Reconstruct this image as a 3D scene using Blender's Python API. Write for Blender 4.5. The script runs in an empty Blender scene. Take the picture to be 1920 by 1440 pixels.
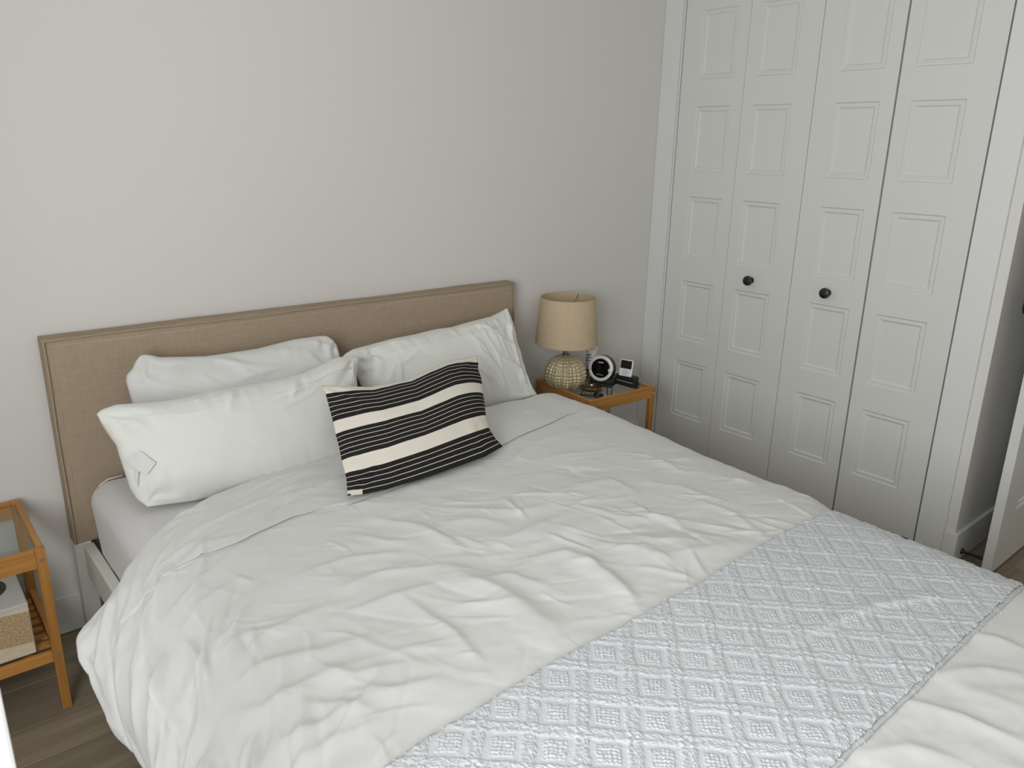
import bpy, bmesh, math, random
import numpy as np
from mathutils import Vector, Matrix, Quaternion
random.seed(4); np.random.seed(4)
SC = bpy.context.scene
COL = SC.collection
R = math.radians

# ------------------------------------------------------------------ camera
cam_d = bpy.data.cameras.new('camera'); cam = bpy.data.objects.new('camera', cam_d); COL.objects.link(cam)
cam_d.sensor_fit = 'HORIZONTAL'; cam_d.sensor_width = 36.0; cam_d.lens = 36.0 * 1460.12 / 1920
cam_d.clip_start = 0.02; cam_d.clip_end = 60
yaw, pit, rol = R(-40.2247), R(-17.0922), R(1.1256)
cf = Vector((-math.sin(yaw) * math.cos(pit), math.cos(yaw) * math.cos(pit), math.sin(pit)))
cr = Vector((math.cos(yaw), math.sin(yaw), 0)); cu = cr.cross(cf)
cx = cr * math.cos(rol) + cu * math.sin(rol); cy = -cr * math.sin(rol) + cu * math.cos(rol)
M = Matrix((cx, cy, -cf)).transposed().to_4x4(); M.translation = Vector((-0.2028, -2.3282, 1.387))
cam.matrix_world = M
SC.camera = cam

# ------------------------------------------------------------------ world, window light, exposure
world = bpy.data.worlds.new('sky'); SC.world = world; world.use_nodes = True
bg = world.node_tree.nodes['Background']
bg.inputs[0].default_value = (0.80, 0.90, 1.0, 1); bg.inputs[1].default_value = 1.0
SC.view_settings.view_transform = 'Standard'; SC.view_settings.look = 'None'
SC.view_settings.gamma = 1.0; SC.view_settings.use_curve_mapping = False
SC.view_settings.exposure = 0.12

def area(name, loc, rot, sx, sy, power, col):
    l = bpy.data.lights.new(name, 'AREA'); l.shape = 'RECTANGLE'; l.size = sx; l.size_y = sy; l.energy = power; l.color = col
    o = bpy.data.objects.new(name, l); COL.objects.link(o); o.location = loc; o.rotation_euler = rot
    return o
# daylight coming in through the window in the left wall, beside the camera
area('window_light', (-0.80, -2.15, 1.30), (0, R(-90), 0), 1.20, 1.20, 43.5, (0.965, 0.985, 1.0))

# ------------------------------------------------------------------ helpers
def nd(nt, t, **kw):
    n = nt.nodes.new(t)
    for k, v in kw.items():
        if k in n.inputs: n.inputs[k].default_value = v
        else: setattr(n, k, v)
    return n

def mat(name, col, rough=0.7, metal=0.0, spec=0.5, bump=None, sheen=0.0, var=None, coat=0.0):
    """bump=(scale, strength, distance, stretch); var=(colour2, scale, stretch, detail)"""
    m = bpy.data.materials.new(name); m.use_nodes = True; nt = m.node_tree; b = nt.nodes['Principled BSDF']
    b.inputs['Base Color'].default_value = (*col, 1); b.inputs['Roughness'].default_value = rough
    b.inputs['Metallic'].default_value = metal; b.inputs['Specular IOR Level'].default_value = spec
    b.inputs['Sheen Weight'].default_value = sheen; b.inputs['Coat Weight'].default_value = coat
    tc = nd(nt, 'ShaderNodeTexCoord')
    if var:
        mp = nd(nt, 'ShaderNodeMapping'); mp.inputs['Scale'].default_value = var[2]
        nt.links.new(tc.outputs['Object'], mp.inputs[0])
        n = nd(nt, 'ShaderNodeTexNoise'); n.inputs['Scale'].default_value = var[1]; n.inputs['Detail'].default_value = var[3]
        nt.links.new(mp.outputs[0], n.inputs['Vector'])
        r = nd(nt, 'ShaderNodeValToRGB'); r.color_ramp.elements[0].position = 0.32; r.color_ramp.elements[1].position = 0.68
        r.color_ramp.elements[0].color = (*col, 1); r.color_ramp.elements[1].color = (*var[0], 1)
        nt.links.new(n.outputs['Fac'], r.inputs[0]); nt.links.new(r.outputs[0], b.inputs['Base Color'])
    if bump:
        mp2 = nd(nt, 'ShaderNodeMapping'); mp2.inputs['Scale'].default_value = bump[3] if len(bump) > 3 else (1, 1, 1)
        nt.links.new(tc.outputs['Object'], mp2.inputs[0])
        n2 = nd(nt, 'ShaderNodeTexNoise'); n2.inputs['Scale'].default_value = bump[0]; n2.inputs['Detail'].default_value = 4
        nt.links.new(mp2.outputs[0], n2.inputs['Vector'])
        bp = nd(nt, 'ShaderNodeBump'); bp.inputs['Strength'].default_value = bump[1]; bp.inputs['Distance'].default_value = bump[2]
        nt.links.new(n2.outputs['Fac'], bp.inputs['Height']); nt.links.new(bp.outputs[0], b.inputs['Normal'])
    return m

def weave(name, col, col2, scale=900, bumpd=0.0006, rough=0.9):
    """woven cloth: crossed wave threads"""
    m = mat(name, col, rough, spec=0.2); nt = m.node_tree; b = nt.nodes['Principled BSDF']
    tc = nd(nt, 'ShaderNodeTexCoord')
    w = []
    for d in ('X', 'Z'):
        mp = nd(nt, 'ShaderNodeMapping'); nt.links.new(tc.outputs['Object'], mp.inputs[0])
        n = nd(nt, 'ShaderNodeTexNoise'); n.inputs['Scale'].default_value = scale
        mp.inputs['Scale'].default_value = (1, 1, 0.06) if d == 'X' else (0.06, 0.06, 1)
        nt.links.new(mp.outputs[0], n.inputs['Vector']); w.append(n)
    a = nd(nt, 'ShaderNodeMath', operation='ADD'); nt.links.new(w[0].outputs['Fac'], a.inputs[0]); nt.links.new(w[1].outputs['Fac'], a.inputs[1])
    mr = nd(nt, 'ShaderNodeMapRange'); mr.inputs['From Min'].default_value = 0.7; mr.inputs['From Max'].default_value = 1.3
    nt.links.new(a.outputs[0], mr.inputs['Value'])
    mx = nd(nt, 'ShaderNodeMix', data_type='RGBA'); mx.inputs['A'].default_value = (*col, 1); mx.inputs['B'].default_value = (*col2, 1)
    nt.links.new(mr.outputs[0], mx.inputs['Factor']); nt.links.new(mx.outputs['Result'], b.inputs['Base Color'])
    bp = nd(nt, 'ShaderNodeBump'); bp.inputs['Strength'].default_value = 0.5; bp.inputs['Distance'].default_value = bumpd
    nt.links.new(a.outputs[0], bp.inputs['Height']); nt.links.new(bp.outputs[0], b.inputs['Normal'])
    return m

def link(name, me, m=None, parent=None, smooth=False, loc=None, rot=None):
    o = bpy.data.objects.new(name, me); COL.objects.link(o)
    if m is not None and len(me.materials) == 0: me.materials.append(m)
    if smooth:
        me.polygons.foreach_set('use_smooth', [True] * len(me.polygons))
    if parent is not None: o.parent = parent
    if loc is not None: o.location = loc
    if rot is not None: o.rotation_euler = rot
    return o

def meshd(name, v, f):
    me = bpy.data.meshes.new(name); me.from_pydata([tuple(map(float, p)) for p in v], [], f); me.update(); return me

def bmobj(name, bm, m, parent=None, smooth=False, loc=None, rot=None):
    me = bpy.data.meshes.new(name); bmesh.ops.recalc_face_normals(bm, faces=bm.faces); bm.to_mesh(me); bm.free()
    return link(name, me, m, parent, smooth, loc, rot)

def add_box(bm, x0, x1, y0, y1, z0, z1, bev=0.0, seg=2):
    b = bmesh.new()
    bmesh.ops.create_cube(b, size=1)
    for v in b.verts:
        v.co = Vector(((x0 + x1) / 2 + v.co.x * (x1 - x0), (y0 + y1) / 2 + v.co.y * (y1 - y0), (z0 + z1) / 2 + v.co.z * (z1 - z0)))
    if bev: bmesh.ops.bevel(b, geom=list(b.edges), offset=bev, segments=seg, profile=0.5, affect='EDGES')
    me = bpy.data.meshes.new('t'); b.to_mesh(me); b.free(); bm.from_mesh(me); bpy.data.meshes.remove(me)

def box(name, x0, x1, y0, y1, z0, z1, m, parent=None, bev=0.0, seg=2):
    bm = bmesh.new(); add_box(bm, x0, x1, y0, y1, z0, z1, bev, seg); return bmobj(name, bm, m, parent)

def lathe_data(name, prof, n=48, cap=True):
    v, f = [], []
    for r, z in prof:
        for k in range(n): a = 2 * math.pi * k / n; v.append((r * math.cos(a), r * math.sin(a), z))
    for i in range(len(prof) - 1):
        for k in range(n):
            k2 = (k + 1) % n; f.append((i * n + k, i * n + k2, (i + 1) * n + k2, (i + 1) * n + k))
    if cap:
        if prof[0][0] > 1e-5: f.append(tuple(range(n))[::-1])
        if prof[-1][0] > 1e-5: f.append(tuple((len(prof) - 1) * n + k for k in range(n)))
    return meshd(name, v, f)

def lathe(name, prof, m, parent=None, n=48, cap=True, loc=None, rot=None, smooth=True):
    me = lathe_data(name, prof, n, cap)
    bm = bmesh.new(); bm.from_mesh(me); bmesh.ops.remove_doubles(bm, verts=bm.verts, dist=1e-6); bmesh.ops.recalc_face_normals(bm, faces=bm.faces); bm.to_mesh(me); bm.free()
    o = link(name, me, m, parent, smooth, loc, rot)
    if smooth:
        try: me.set_sharp_from_angle(angle=R(40))
        except Exception: pass
    return o

def tube_data(name, pts, r, n=8):
    pts = [Vector(p) for p in pts]; v, f = [], []
    t0 = (pts[1] - pts[0]).normalized(); up = Vector((0, 0, 1)) if abs(t0.z) < 0.9 else Vector((1, 0, 0))
    for i, p in enumerate(pts):
        t = (pts[min(i + 1, len(pts) - 1)] - pts[max(i - 1, 0)]).normalized()
        s = t.cross(up).normalized(); u = s.cross(t).normalized(); up = u
        for k in range(n): a = 2 * math.pi * k / n; v.append(p + (s * math.cos(a) + u * math.sin(a)) * r)
    for i in range(len(pts) - 1):
        for k in range(n): k2 = (k + 1) % n; f.append((i * n + k, i * n + k2, (i + 1) * n + k2, (i + 1) * n + k))
    f.append(tuple(range(n))[::-1]); f.append(tuple((len(pts) - 1) * n + k for k in range(n)))
    return meshd(name, v, f)

def tube(name, pts, r, m, parent=None, n=8): return link(name, tube_data(name, pts, r, n), m, parent, True)

def tag(o, label, cat, group=None, kind=None):
    o['label'] = label; o['category'] = cat
    if group: o['group'] = group
    if kind: o['kind'] = kind
    return o

def struct(o, label, cat): return tag(o, label, cat, kind='structure')

def root(name, loc=(0, 0, 0), rz=0.0):
    o = bpy.data.objects.new(name, None); COL.objects.link(o); o.location = loc; o.rotation_euler = (0, 0, rz); return o

def grid_faces(nx, ny, off=0):
    i = np.arange(nx * ny).reshape(ny, nx) + off
    return np.stack([i[:-1, :-1], i[:-1, 1:], i[1:, 1:], i[1:, :-1]], -1).reshape(-1, 4)

def np_mesh(name, V, F):
    me = bpy.data.meshes.new(name); V = np.asarray(V, np.float32); F = np.asarray(F, np.int32)
    me.vertices.add(len(V)); me.vertices.foreach_set('co', V.ravel())
    me.loops.add(F.size); me.loops.foreach_set('vertex_index', F.ravel())
    me.polygons.add(len(F)); me.polygons.foreach_set('loop_start', np.arange(len(F), dtype=np.int32) * F.shape[1])
    me.update(calc_edges=True); me.validate(); return me

_tab = np.random.RandomState(11).rand(256, 256)
def vnoise(x, y, seed=0):
    x = np.asarray(x) + 17.3 * seed; y = np.asarray(y) + 9.1 * seed
    xi = np.floor(x).astype(int); yi = np.floor(y).astype(int); fx = x - xi; fy = y - yi
    fx = fx * fx * fx * (fx * (6 * fx - 15) + 10); fy = fy * fy * fy * (fy * (6 * fy - 15) + 10)
    g = lambda a, b: _tab[a % 256, b % 256]
    return ((g(xi, yi) * (1 - fx) + g(xi + 1, yi) * fx) * (1 - fy) + (g(xi, yi + 1) * (1 - fx) + g(xi + 1, yi + 1) * fx) * fy) * 2 - 1
def fbm(x, y, o=4, seed=0):
    s = 0; a = 1; t = 0
    for k in range(o): s = s + a * vnoise(x * 2 ** k, y * 2 ** k, seed + k); t += a; a *= 0.5
    return s / t
def sstep(a, b, x): t = np.clip((x - a) / (b - a), 0, 1); return t * t * (3 - 2 * t)

# ------------------------------------------------------------------ materials
m_wall = mat('wall_paint', (0.735, 0.715, 0.685), 0.75, spec=0.25, bump=(260, 0.12, 0.0006))
m_ceil = mat('ceiling_paint', (0.80, 0.785, 0.75), 0.85, spec=0.2)
m_trim = mat('white_trim_paint', (0.745, 0.752, 0.73), 0.42, spec=0.4)
m_door = mat('white_door_paint', (0.71, 0.712, 0.68), 0.45, spec=0.4, bump=(900, 0.10, 0.0003))
m_black = mat('matte_black_metal', (0.012, 0.012, 0.013), 0.38, spec=0.5)
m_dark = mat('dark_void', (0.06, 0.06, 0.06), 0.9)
m_cotton = mat('white_cotton', (0.74, 0.735, 0.718), 0.85, spec=0.15, sheen=0.25, bump=(700, 0.10, 0.0005))
m_cotton2 = mat('white_pillow_cotton', (0.80, 0.805, 0.755), 0.85, spec=0.15, sheen=0.25, bump=(420, 0.12, 0.0006))
m_sheet = mat('white_sheet_cotton', (0.68, 0.665, 0.655), 0.85, spec=0.15, sheen=0.2, bump=(60, 0.25, 0.002))
m_throw = mat('white_matelasse_cotton', (0.655, 0.675, 0.695), 0.88, spec=0.15, sheen=0.2, bump=(1400, 0.45, 0.0010))  # white cloth, with the window's bluish sky light put into its colour
m_head = weave('beige_linen', (0.375, 0.290, 0.205), (0.435, 0.343, 0.250), 420, 0.0008)
m_shade = weave('beige_shade_linen', (0.53, 0.415, 0.275), (0.63, 0.505, 0.35), 500, 0.0005)
m_bedwhite = mat('white_bed_lacquer', (0.72, 0.72, 0.66), 0.4, spec=0.4)
m_plywood = mat('bed_slat_wood', (0.25, 0.15, 0.08), 0.6, var=((0.33, 0.21, 0.12), 12, (1, 12, 12), 3))

def wood(name, c1, c2, c3, axis, sc=9, rough=0.45, stretch=0.05):
    m = mat(name, c1, rough, spec=0.35); nt = m.node_tree; b = nt.nodes['Principled BSDF']
    tc = nd(nt, 'ShaderNodeTexCoord'); mp = nd(nt, 'ShaderNodeMapping')
    s = [1, 1, 1]; s[axis] = stretch; mp.inputs['Scale'].default_value = s
    oi = nd(nt, 'ShaderNodeObjectInfo'); ad = nd(nt, 'ShaderNodeVectorMath', operation='ADD')
    cb = nd(nt, 'ShaderNodeCombineXYZ'); mu = nd(nt, 'ShaderNodeMath', operation='MULTIPLY'); mu.inputs[1].default_value = 37.0
    nt.links.new(oi.outputs['Random'], mu.inputs[0])
    for k in range(3): nt.links.new(mu.outputs[0], cb.inputs[k])
    nt.links.new(tc.outputs['Object'], ad.inputs[0]); nt.links.new(cb.outputs[0], ad.inputs[1]); nt.links.new(ad.outputs[0], mp.inputs[0])
    n = nd(nt, 'ShaderNodeTexNoise'); n.inputs['Scale'].default_value = sc; n.inputs['Detail'].default_value = 6; n.inputs['Roughness'].default_value = 0.62
    n.inputs['Distortion'].default_value = 0.35
    nt.links.new(mp.outputs[0], n.inputs['Vector'])
    r = nd(nt, 'ShaderNodeValToRGB'); e = r.color_ramp.elements; e[0].position = 0.30; e[1].position = 0.72
    e[0].color = (*c1, 1); e[1].color = (*c3, 1); x = e.new(0.5); x.color = (*c2, 1)
    nt.links.new(n.outputs['Fac'], r.inputs[0])
    hs = nd(nt, 'ShaderNodeHueSaturation'); mr = nd(nt, 'ShaderNodeMapRange'); mr.inputs['To Min'].default_value = 0.86; mr.inputs['To Max'].default_value = 1.14
    nt.links.new(oi.outputs['Random'], mr.inputs['Value']); nt.links.new(mr.outputs[0], hs.inputs['Value']); nt.links.new(r.outputs[0], hs.inputs['Color'])
    nt.links.new(hs.outputs[0], b.inputs['Base Color'])
    bp = nd(nt, 'ShaderNodeBump'); bp.inputs['Strength'].default_value = 0.15; bp.inputs['Distance'].default_value = 0.0006
    nt.links.new(n.outputs['Fac'], bp.inputs['Height']); nt.links.new(bp.outputs[0], b.inputs['Normal'])
    return m
BA = ((0.35, 0.150, 0.032), (0.47, 0.215, 0.052), (0.56, 0.285, 0.085))
m_bam = [wood('bamboo_grain_%s' % 'xyz'[a], *BA, a, 60, 0.45, 0.04) for a in range(3)]
m_floor = wood('grey_brown_laminate', (0.19, 0.150, 0.100), (0.27, 0.218, 0.152), (0.345, 0.285, 0.205), 0, 26, 0.5, 0.045)

def glass(name, col=(0.93, 0.97, 0.95), rough=0.0, mix=0.86):
    m = bpy.data.materials.new(name); m.use_nodes = True; nt = m.node_tree; nt.nodes.clear()
    out = nd(nt, 'ShaderNodeOutputMaterial'); g = nd(nt, 'ShaderNodeBsdfGlossy'); g.inputs['Roughness'].default_value = 0.02
    t = nd(nt, 'ShaderNodeBsdfTransparent'); t.inputs['Color'].default_value = (*col, 1); fr = nd(nt, 'ShaderNodeFresnel'); fr.inputs['IOR'].default_value = 1.5; ge = nd(nt, 'ShaderNodeNewGeometry'); mb = nd(nt, 'ShaderNodeMath', operation='SUBTRACT'); mb.inputs[0].default_value = 1.0; nt.links.new(ge.outputs['Backfacing'], mb.inputs[1]); ml = nd(nt, 'ShaderNodeMath', operation='MULTIPLY'); nt.links.new(fr.outputs[0], ml.inputs[0]); nt.links.new(mb.outputs[0], ml.inputs[1])
    mx = nd(nt, 'ShaderNodeMixShader'); nt.links.new(ml.outputs[0], mx.inputs[0]); nt.links.new(t.outputs[0], mx.inputs[1]); nt.links.new(g.outputs[0], mx.inputs[2])
    nt.links.new(mx.outputs[0], out.inputs[0]); return m
m_glass = glass('clear_glass')

# ------------------------------------------------------------------ setting
XL, XE, YF, ZC, XD = -0.85, 3.60, -3.95, 2.45, 2.572
fl = box('floor', XL - 0.1, XE + 0.1, YF - 0.1, 0.1, -0.06, -0.0045, m_dark)
struct(fl, 'grey brown wood laminate floor of long planks', 'floor')
PW = 0.1745; nrow = 0; y1 = -0.0245 + PW * 0
rows = []
y = -0.015
edges = [0.0, -0.2, -0.375, -0.513]
while edges[-1] > YF: edges.append(edges[-1] - 0.1745)
pm = {}
for i in range(len(edges) - 1):
    w = edges[i] - edges[i + 1]; key = round(w, 4)
    x = XL - [0.15, 0.0, 0.08, 0.12, 0.05, 0.7, 0.3][i % 7]
    while x < XE:
        L = 1.22; a, b = max(x, XL), min(x + L, XE)
        if b - a > 0.02:
            k2 = (key, round(b - a, 3))
            if k2 not in pm:
                bm = bmesh.new(); add_box(bm, 0, b - a - 0.0012, -w + 0.0006, -0.0006, -0.0045, 0.0, 0.0012, 1)
                me = bpy.data.meshes.new('plank'); bm.to_mesh(me); bm.free(); me.materials.append(m_floor); pm[k2] = me
            o = link('plank', pm[k2], None, fl); o.location = (a, edges[i], 0)
        x += L
wb = box('wall_back', XL - 0.1, XD + 0.7, 0.0, 0.12, 0, ZC, m_wall); struct(wb, 'plain off white painted wall behind the headboard', 'wall')
cl = box('ceiling', XL - 0.1, XE + 0.1, YF - 0.1, 0.12, ZC, ZC + 0.1, m_ceil); struct(cl, 'white ceiling above the bedroom', 'ceiling')
# left wall with its window opening y -2.95..-1.55, z .85..2.15
bm = bmesh.new()
add_box(bm, XL - 0.12, XL, -1.55, 0.0, 0, ZC); add_box(bm, XL - 0.12, XL, YF, -2.95, 0, ZC)
add_box(bm, XL - 0.12, XL, -2.95, -1.55, 0, 0.65); add_box(bm, XL - 0.12, XL, -2.95, -1.55, 1.95, ZC)
struct(bmobj('wall_left', bm, m_wall), 'white wall left of the bed with a window', 'wall')
bm = bmesh.new(); add_box(bm, XL - 0.12, XE + 0.1, YF - 0.12, YF, 0, ZC)
struct(bmobj('wall_front', bm, m_wall), 'white wall opposite the headboard', 'wall')
struct(box('wall_right', XE, XE + 0.1, YF, 0.1, 0, ZC, m_wall), 'white wall at the far right of the room', 'wall')
def window(name, frame_boxes, pane, label):
    r = root(name); struct(r, label, 'window')
    bm = bmesh.new()
    for b in frame_boxes: add_box(bm, *b, 0.003, 1)
    bmobj('window_frame', bm, m_trim, r); box('pane', *pane, m_glass, r)
window('window_1', [(XL - .10, XL - .05, -2.95, -2.90, .65, 1.95), (XL - .10, XL - .05, -1.60, -1.55, .65, 1.95), (XL - .10, XL - .05, -2.90, -1.60, .65, .70), (XL - .10, XL - .05, -2.90, -1.60, 1.90, 1.95), (XL - .10, XL - .05, -2.27, -2.23, .70, 1.90)],
       (XL - .078, XL - .072, -2.90, -1.60, .70, 1.90), 'white framed window in the left wall')

# closet front wall (x = XD) : strip beside the corner, header above the doors, return wall behind the open door
bm = bmesh.new()
add_box(bm, XD + 0.006, XD + 0.10, -1.458, -1.36, 0, ZC)
add_box(bm, XD + 0.006, XD + 0.10, -1.36, 0.0, 2.05, ZC)
add_box(bm, XD + 0.10, XE, -1.458, -1.36, 0, ZC); add_box(bm, 3.362, XE, -1.62, -1.458, 0, ZC)  # last block added at the hinge side to keep light out of the recess
struct(bmobj('wall_closet', bm, m_wall), 'white wall around the closet and its outer corner', 'wall')
struct(box('wall_closet_back', XE - 0.3, XE - 0.25, -1.36, 0.0, 0, ZC, m_dark), 'dark back of the closet behind the folding doors', 'wall')  # shade of the closed closet put into the back wall's colour
S = [-0.1039, -0.4145, -0.7181, -1.0174, -1.3319]
Y5 = -1.4257
def casing(name, boxes, label):
    bm = bmesh.new()
    for b in boxes: add_box(bm, *b, 0.0015, 1)
    return struct(bmobj(name, bm, m_trim), label, 'trim')
casing('trim_1', [(XD - 0.008, XD + 0.05, S[0] + 0.012, -0.0005, 0, 2.14), (XD + 0.0, XD + 0.05, S[0] + 0.004, S[0] + 0.012, 0, 2.05)], 'white casing left of the closet doors in the corner')
casing('trim_2', [(XD - 0.008, XD + 0.05, Y5, S[4] - 0.004, 0, 2.14)], 'wide white casing right of the closet doors')
casing('trim_3', [(XD - 0.008, XD + 0.05, S[4] - 0.004, S[0] + 0.012, 2.045, 2.14)], 'white head casing above the closet doors')
# baseboards
def baseboard(name, prof_boxes, label):
    bm = bmesh.new()
    for b in prof_boxes: add_box(bm, *b, 0.002, 2)
    return struct(bmobj(name, bm, m_trim), label, 'baseboard')
baseboard('baseboard_back', [(XL, XD - 0.008, -0.013, 0.0, 0.003, 0.118)], 'white baseboard along the wall behind the bed')
baseboard('baseboard_left', [(XL, XL + 0.013, YF, -0.013, 0.003, 0.118)], 'white baseboard along the left wall')
baseboard('baseboard_right', [(XD - 0.0075, XD + 0.006, -1.4715, Y5 - 0.0005, 0.003, 0.118), (XD + 0.006, 3.361, -1.4715, -1.458, 0.003, 0.118)], 'white baseboard wrapping the corner beside the open door')

# --- panelled door leaves
PROF = [(0, 0), (0.0045, 0.0055), (0.0105, 0.0055), (0.0115, 0.0035), (0.0165, 0.0035), (0.0225, 0.0085), (0.030, 0.0085)]
def panel_mesh(w, h, name='panel'):
    """moulded panel, local x = into the door, y = width (negative), z = up"""
    v, f = [], []
    for ins, d in PROF:
        v += [(d, -ins, ins), (d, -w + ins, ins), (d, -w + ins, h - ins), (d, -ins, h - ins)]
    for i in range(len(PROF) - 1):
        for k in range(4):
            k2 = (k + 1) % 4; a = i * 4; f.append((a + k, a + k2, a + 4 + k2, a + 4 + k))
    a = (len(PROF) - 1) * 4; f.append((a, a + 1, a + 2, a + 3))
    me = meshd(name, v, f)
    bm = bmesh.new(); bm.from_mesh(me)
    bmesh.ops.recalc_face_normals(bm, faces=bm.faces)
    if sum((fc.normal.x * fc.calc_area()) for fc in bm.faces) > 0: bmesh.ops.reverse_faces(bm, faces=bm.faces)
    bm.to_mesh(me); bm.free(); me.materials.append(m_door); return me

def slab_with_holes(name, y0, y1, z0, z1, th, cols, rws, parent=None, back=True):
    """door slab, front face at local x=0 (facing -x), y from y0 down to y1, holes at cols x rows"""
    ys = sorted({y0, y1, *[c for p in cols for c in p]}, reverse=True); zs = sorted({z0, z1, *[r for p in rws for r in p]})
    bm = bmesh.new(); V = {}
    def vv(x, y, z):
        k = (round(x, 5), round(y, 5), round(z, 5))
        if k not in V: V[k] = bm.verts.new(k)
        return V[k]
    for i in range(len(ys) - 1):
        for j in range(len(zs) - 1):
            cy_, cz_ = (ys[i] + ys[i + 1]) / 2, (zs[j] + zs[j + 1]) / 2
            hole = any(min(c) < cy_ < max(c) for c in cols) and any(r[0] < cz_ < r[1] for r in rws)
            if not hole: bm.faces.new([vv(0, ys[i], zs[j]), vv(0, ys[i + 1], zs[j]), vv(0, ys[i + 1], zs[j + 1]), vv(0, ys[i], zs[j + 1])])
            bm.faces.new([vv(th, ys[i], zs[j]), vv(th, ys[i], zs[j + 1]), vv(th, ys[i + 1], zs[j + 1]), vv(th, ys[i + 1], zs[j])])
    for i in range(len(ys) - 1):
        for z in (z0, z1): bm.faces.new([vv(0, ys[i], z), vv(th, ys[i], z), vv(th, ys[i + 1], z), vv(0, ys[i + 1], z)])
    for j in range(len(zs) - 1):
        for y in (y0, y1): bm.faces.new([vv(0, y, zs[j]), vv(0, y, zs[j + 1]), vv(th, y, zs[j + 1]), vv(th, y, zs[j])])
    return bmobj(name, bm, m_door, parent)

def knob_on(parent, loc, rotm, size=1.0):
    s = size
    k = lathe('knob', [(0.012 * s, 0), (0.0095 * s, 0.003 * s), (0.0075 * s, 0.010 * s), (0.0085 * s, 0.014 * s), (0.0165 * s, 0.019 * s), (0.019 * s, 0.025 * s), (0.0175 * s, 0.031 * s), (0.010 * s, 0.0345 * s), (0.0, 0.0355 * s)], m_black, parent, 28)
    k.matrix_local = Matrix.Translation(loc) @ rotm; k['label'] = 'round black knob'
    return k

ROWS = [(0.209, 0.4696), (0.568, 0.8298), (0.9275, 1.189), (1.2913, 1.552), (1.655, 1.916)]
LEAF = [(-0.1925, -0.3615), (-0.4625, -0.6305), (-0.7995, -0.9645), (-1.067, -1.2430)]
GAP = [(0.003, 0.0008), (0.0008, 0.0012), (0.0012, 0.0035), (0.0035, 0.0035)]
LBL = ['white panelled closet door leaf beside the corner and lamp', 'white panelled closet leaf with the left black knob',
       'white panelled closet leaf with the right black knob', 'widest looking white closet leaf beside the right casing']
pdat = {}
for i in range(4):
    g0, g1 = GAP[i]; dr = root('door_%d' % (i + 1), (XD, 0, 0)); struct(dr, LBL[i], 'closet door')
    slab_with_holes('door_slab', S[i] - g0, S[i + 1] + g1, 0.035, 2.035, 0.034, [LEAF[i]], ROWS, dr)
    w = LEAF[i][0] - LEAF[i][1]; h = 0.2612
    for r in ROWS:
        hh = r[1] - r[0]; key = (round(w, 4), round(hh, 4))
        if key not in pdat: pdat[key] = panel_mesh(w, hh)
        p = link('panel', pdat[key], None, dr); p.location = (0, LEAF[i][0], r[0])
    if i in (1, 2):
        knob_on(dr, (0, [-0.541, -0.874][i - 1], 0.878), Matrix.Rotation(R(-90), 4, 'Y'), 1.05)
# closet door track shadow: threshold gap is real (door bottom 35 mm above floor)

# --- open entry door (parallel to the headboard wall), front face y=-1.585
dr = root('door_5', (2.589, -1.585, 0), R(90)); struct(dr, 'open white panelled entry door standing against the corner', 'door')
# local x -> world y ; local -y -> world x
cols = [(-0.125, -0.345), (-0.425, -0.645)]; rw = [(0.217, 0.80), (0.98, 1.90)]
slab_with_holes('door_slab', 0.0, -0.77, 0.012, 2.03, 0.030, cols, rw, dr)
for c in cols:
    for r in rw: p = link('panel', panel_mesh(c[0] - c[1], r[1] - r[0]), None, dr); p.location = (0, c[0], r[0])
kb = knob_on(dr, (0.030, -0.052, 0.925), Matrix.Rotation(R(90), 4, 'Y'), 1.6)
kb2 = knob_on(dr, (0.0, -0.052, 0.925), Matrix.Rotation(R(-90), 4, 'Y'), 1.35)
lp = box('latch_plate', 0.004, 0.026, -0.0005, 0.0008, 0.885, 0.965, m_black, dr)

# --- spring door stop
dsr = root('door_stop', (2.632, -1.4715, 0.034)); tag(dsr, 'small black spring door stop on the baseboard behind the open door', 'door stop')
lathe('mounting_cone', [(0.011, 0), (0.0105, 0.003), (0.006, 0.010), (0.0045, 0.014)], m_black, dsr, 20, rot=(R(90), 0, 0))
sp = []
for i in range(160): t = i / 159; a = t * 2 * math.pi * 13; sp.append((0.0042 * math.cos(a), -0.012 - 0.046 * t, 0.0042 * math.sin(a)))
tube('spring', sp, 0.0011, m_black, dsr, 6)
lathe('rubber_tip', [(0.0, 0.070), (0.006, 0.069), (0.0068, 0.064), (0.0062, 0.057), (0.0045, 0.055)], m_black, dsr, 16, rot=(R(90), 0, 0))

# --- white chest close to the camera, only its corner is in view
ch = root('chest', (0, 0, 0)); tag(ch, 'bright white chest edge cropped by the lower left picture corner', 'chest')
box('body', -0.34, -0.176, -1.70, -1.52, 0.05, 1.06, mat('white_chest_lacquer', (0.86, 0.86, 0.85), 0.3), ch, 0.003)
box('plinth', -0.32, -0.196, -1.68, -1.54, 0.0, 0.05, m_trim, ch)

# ------------------------------------------------------------------ bed
bed = root('bed', (0.922, -0.06, 0)); tag(bed, 'white bed frame with a tall beige linen headboard against the wall', 'bed')
def badd(o): o.parent = bed; o.matrix_parent_inverse = Matrix.Translation((-0.922, 0.06, 0)); return o
HX0, HX1 = 0.1246, 1.720
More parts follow.
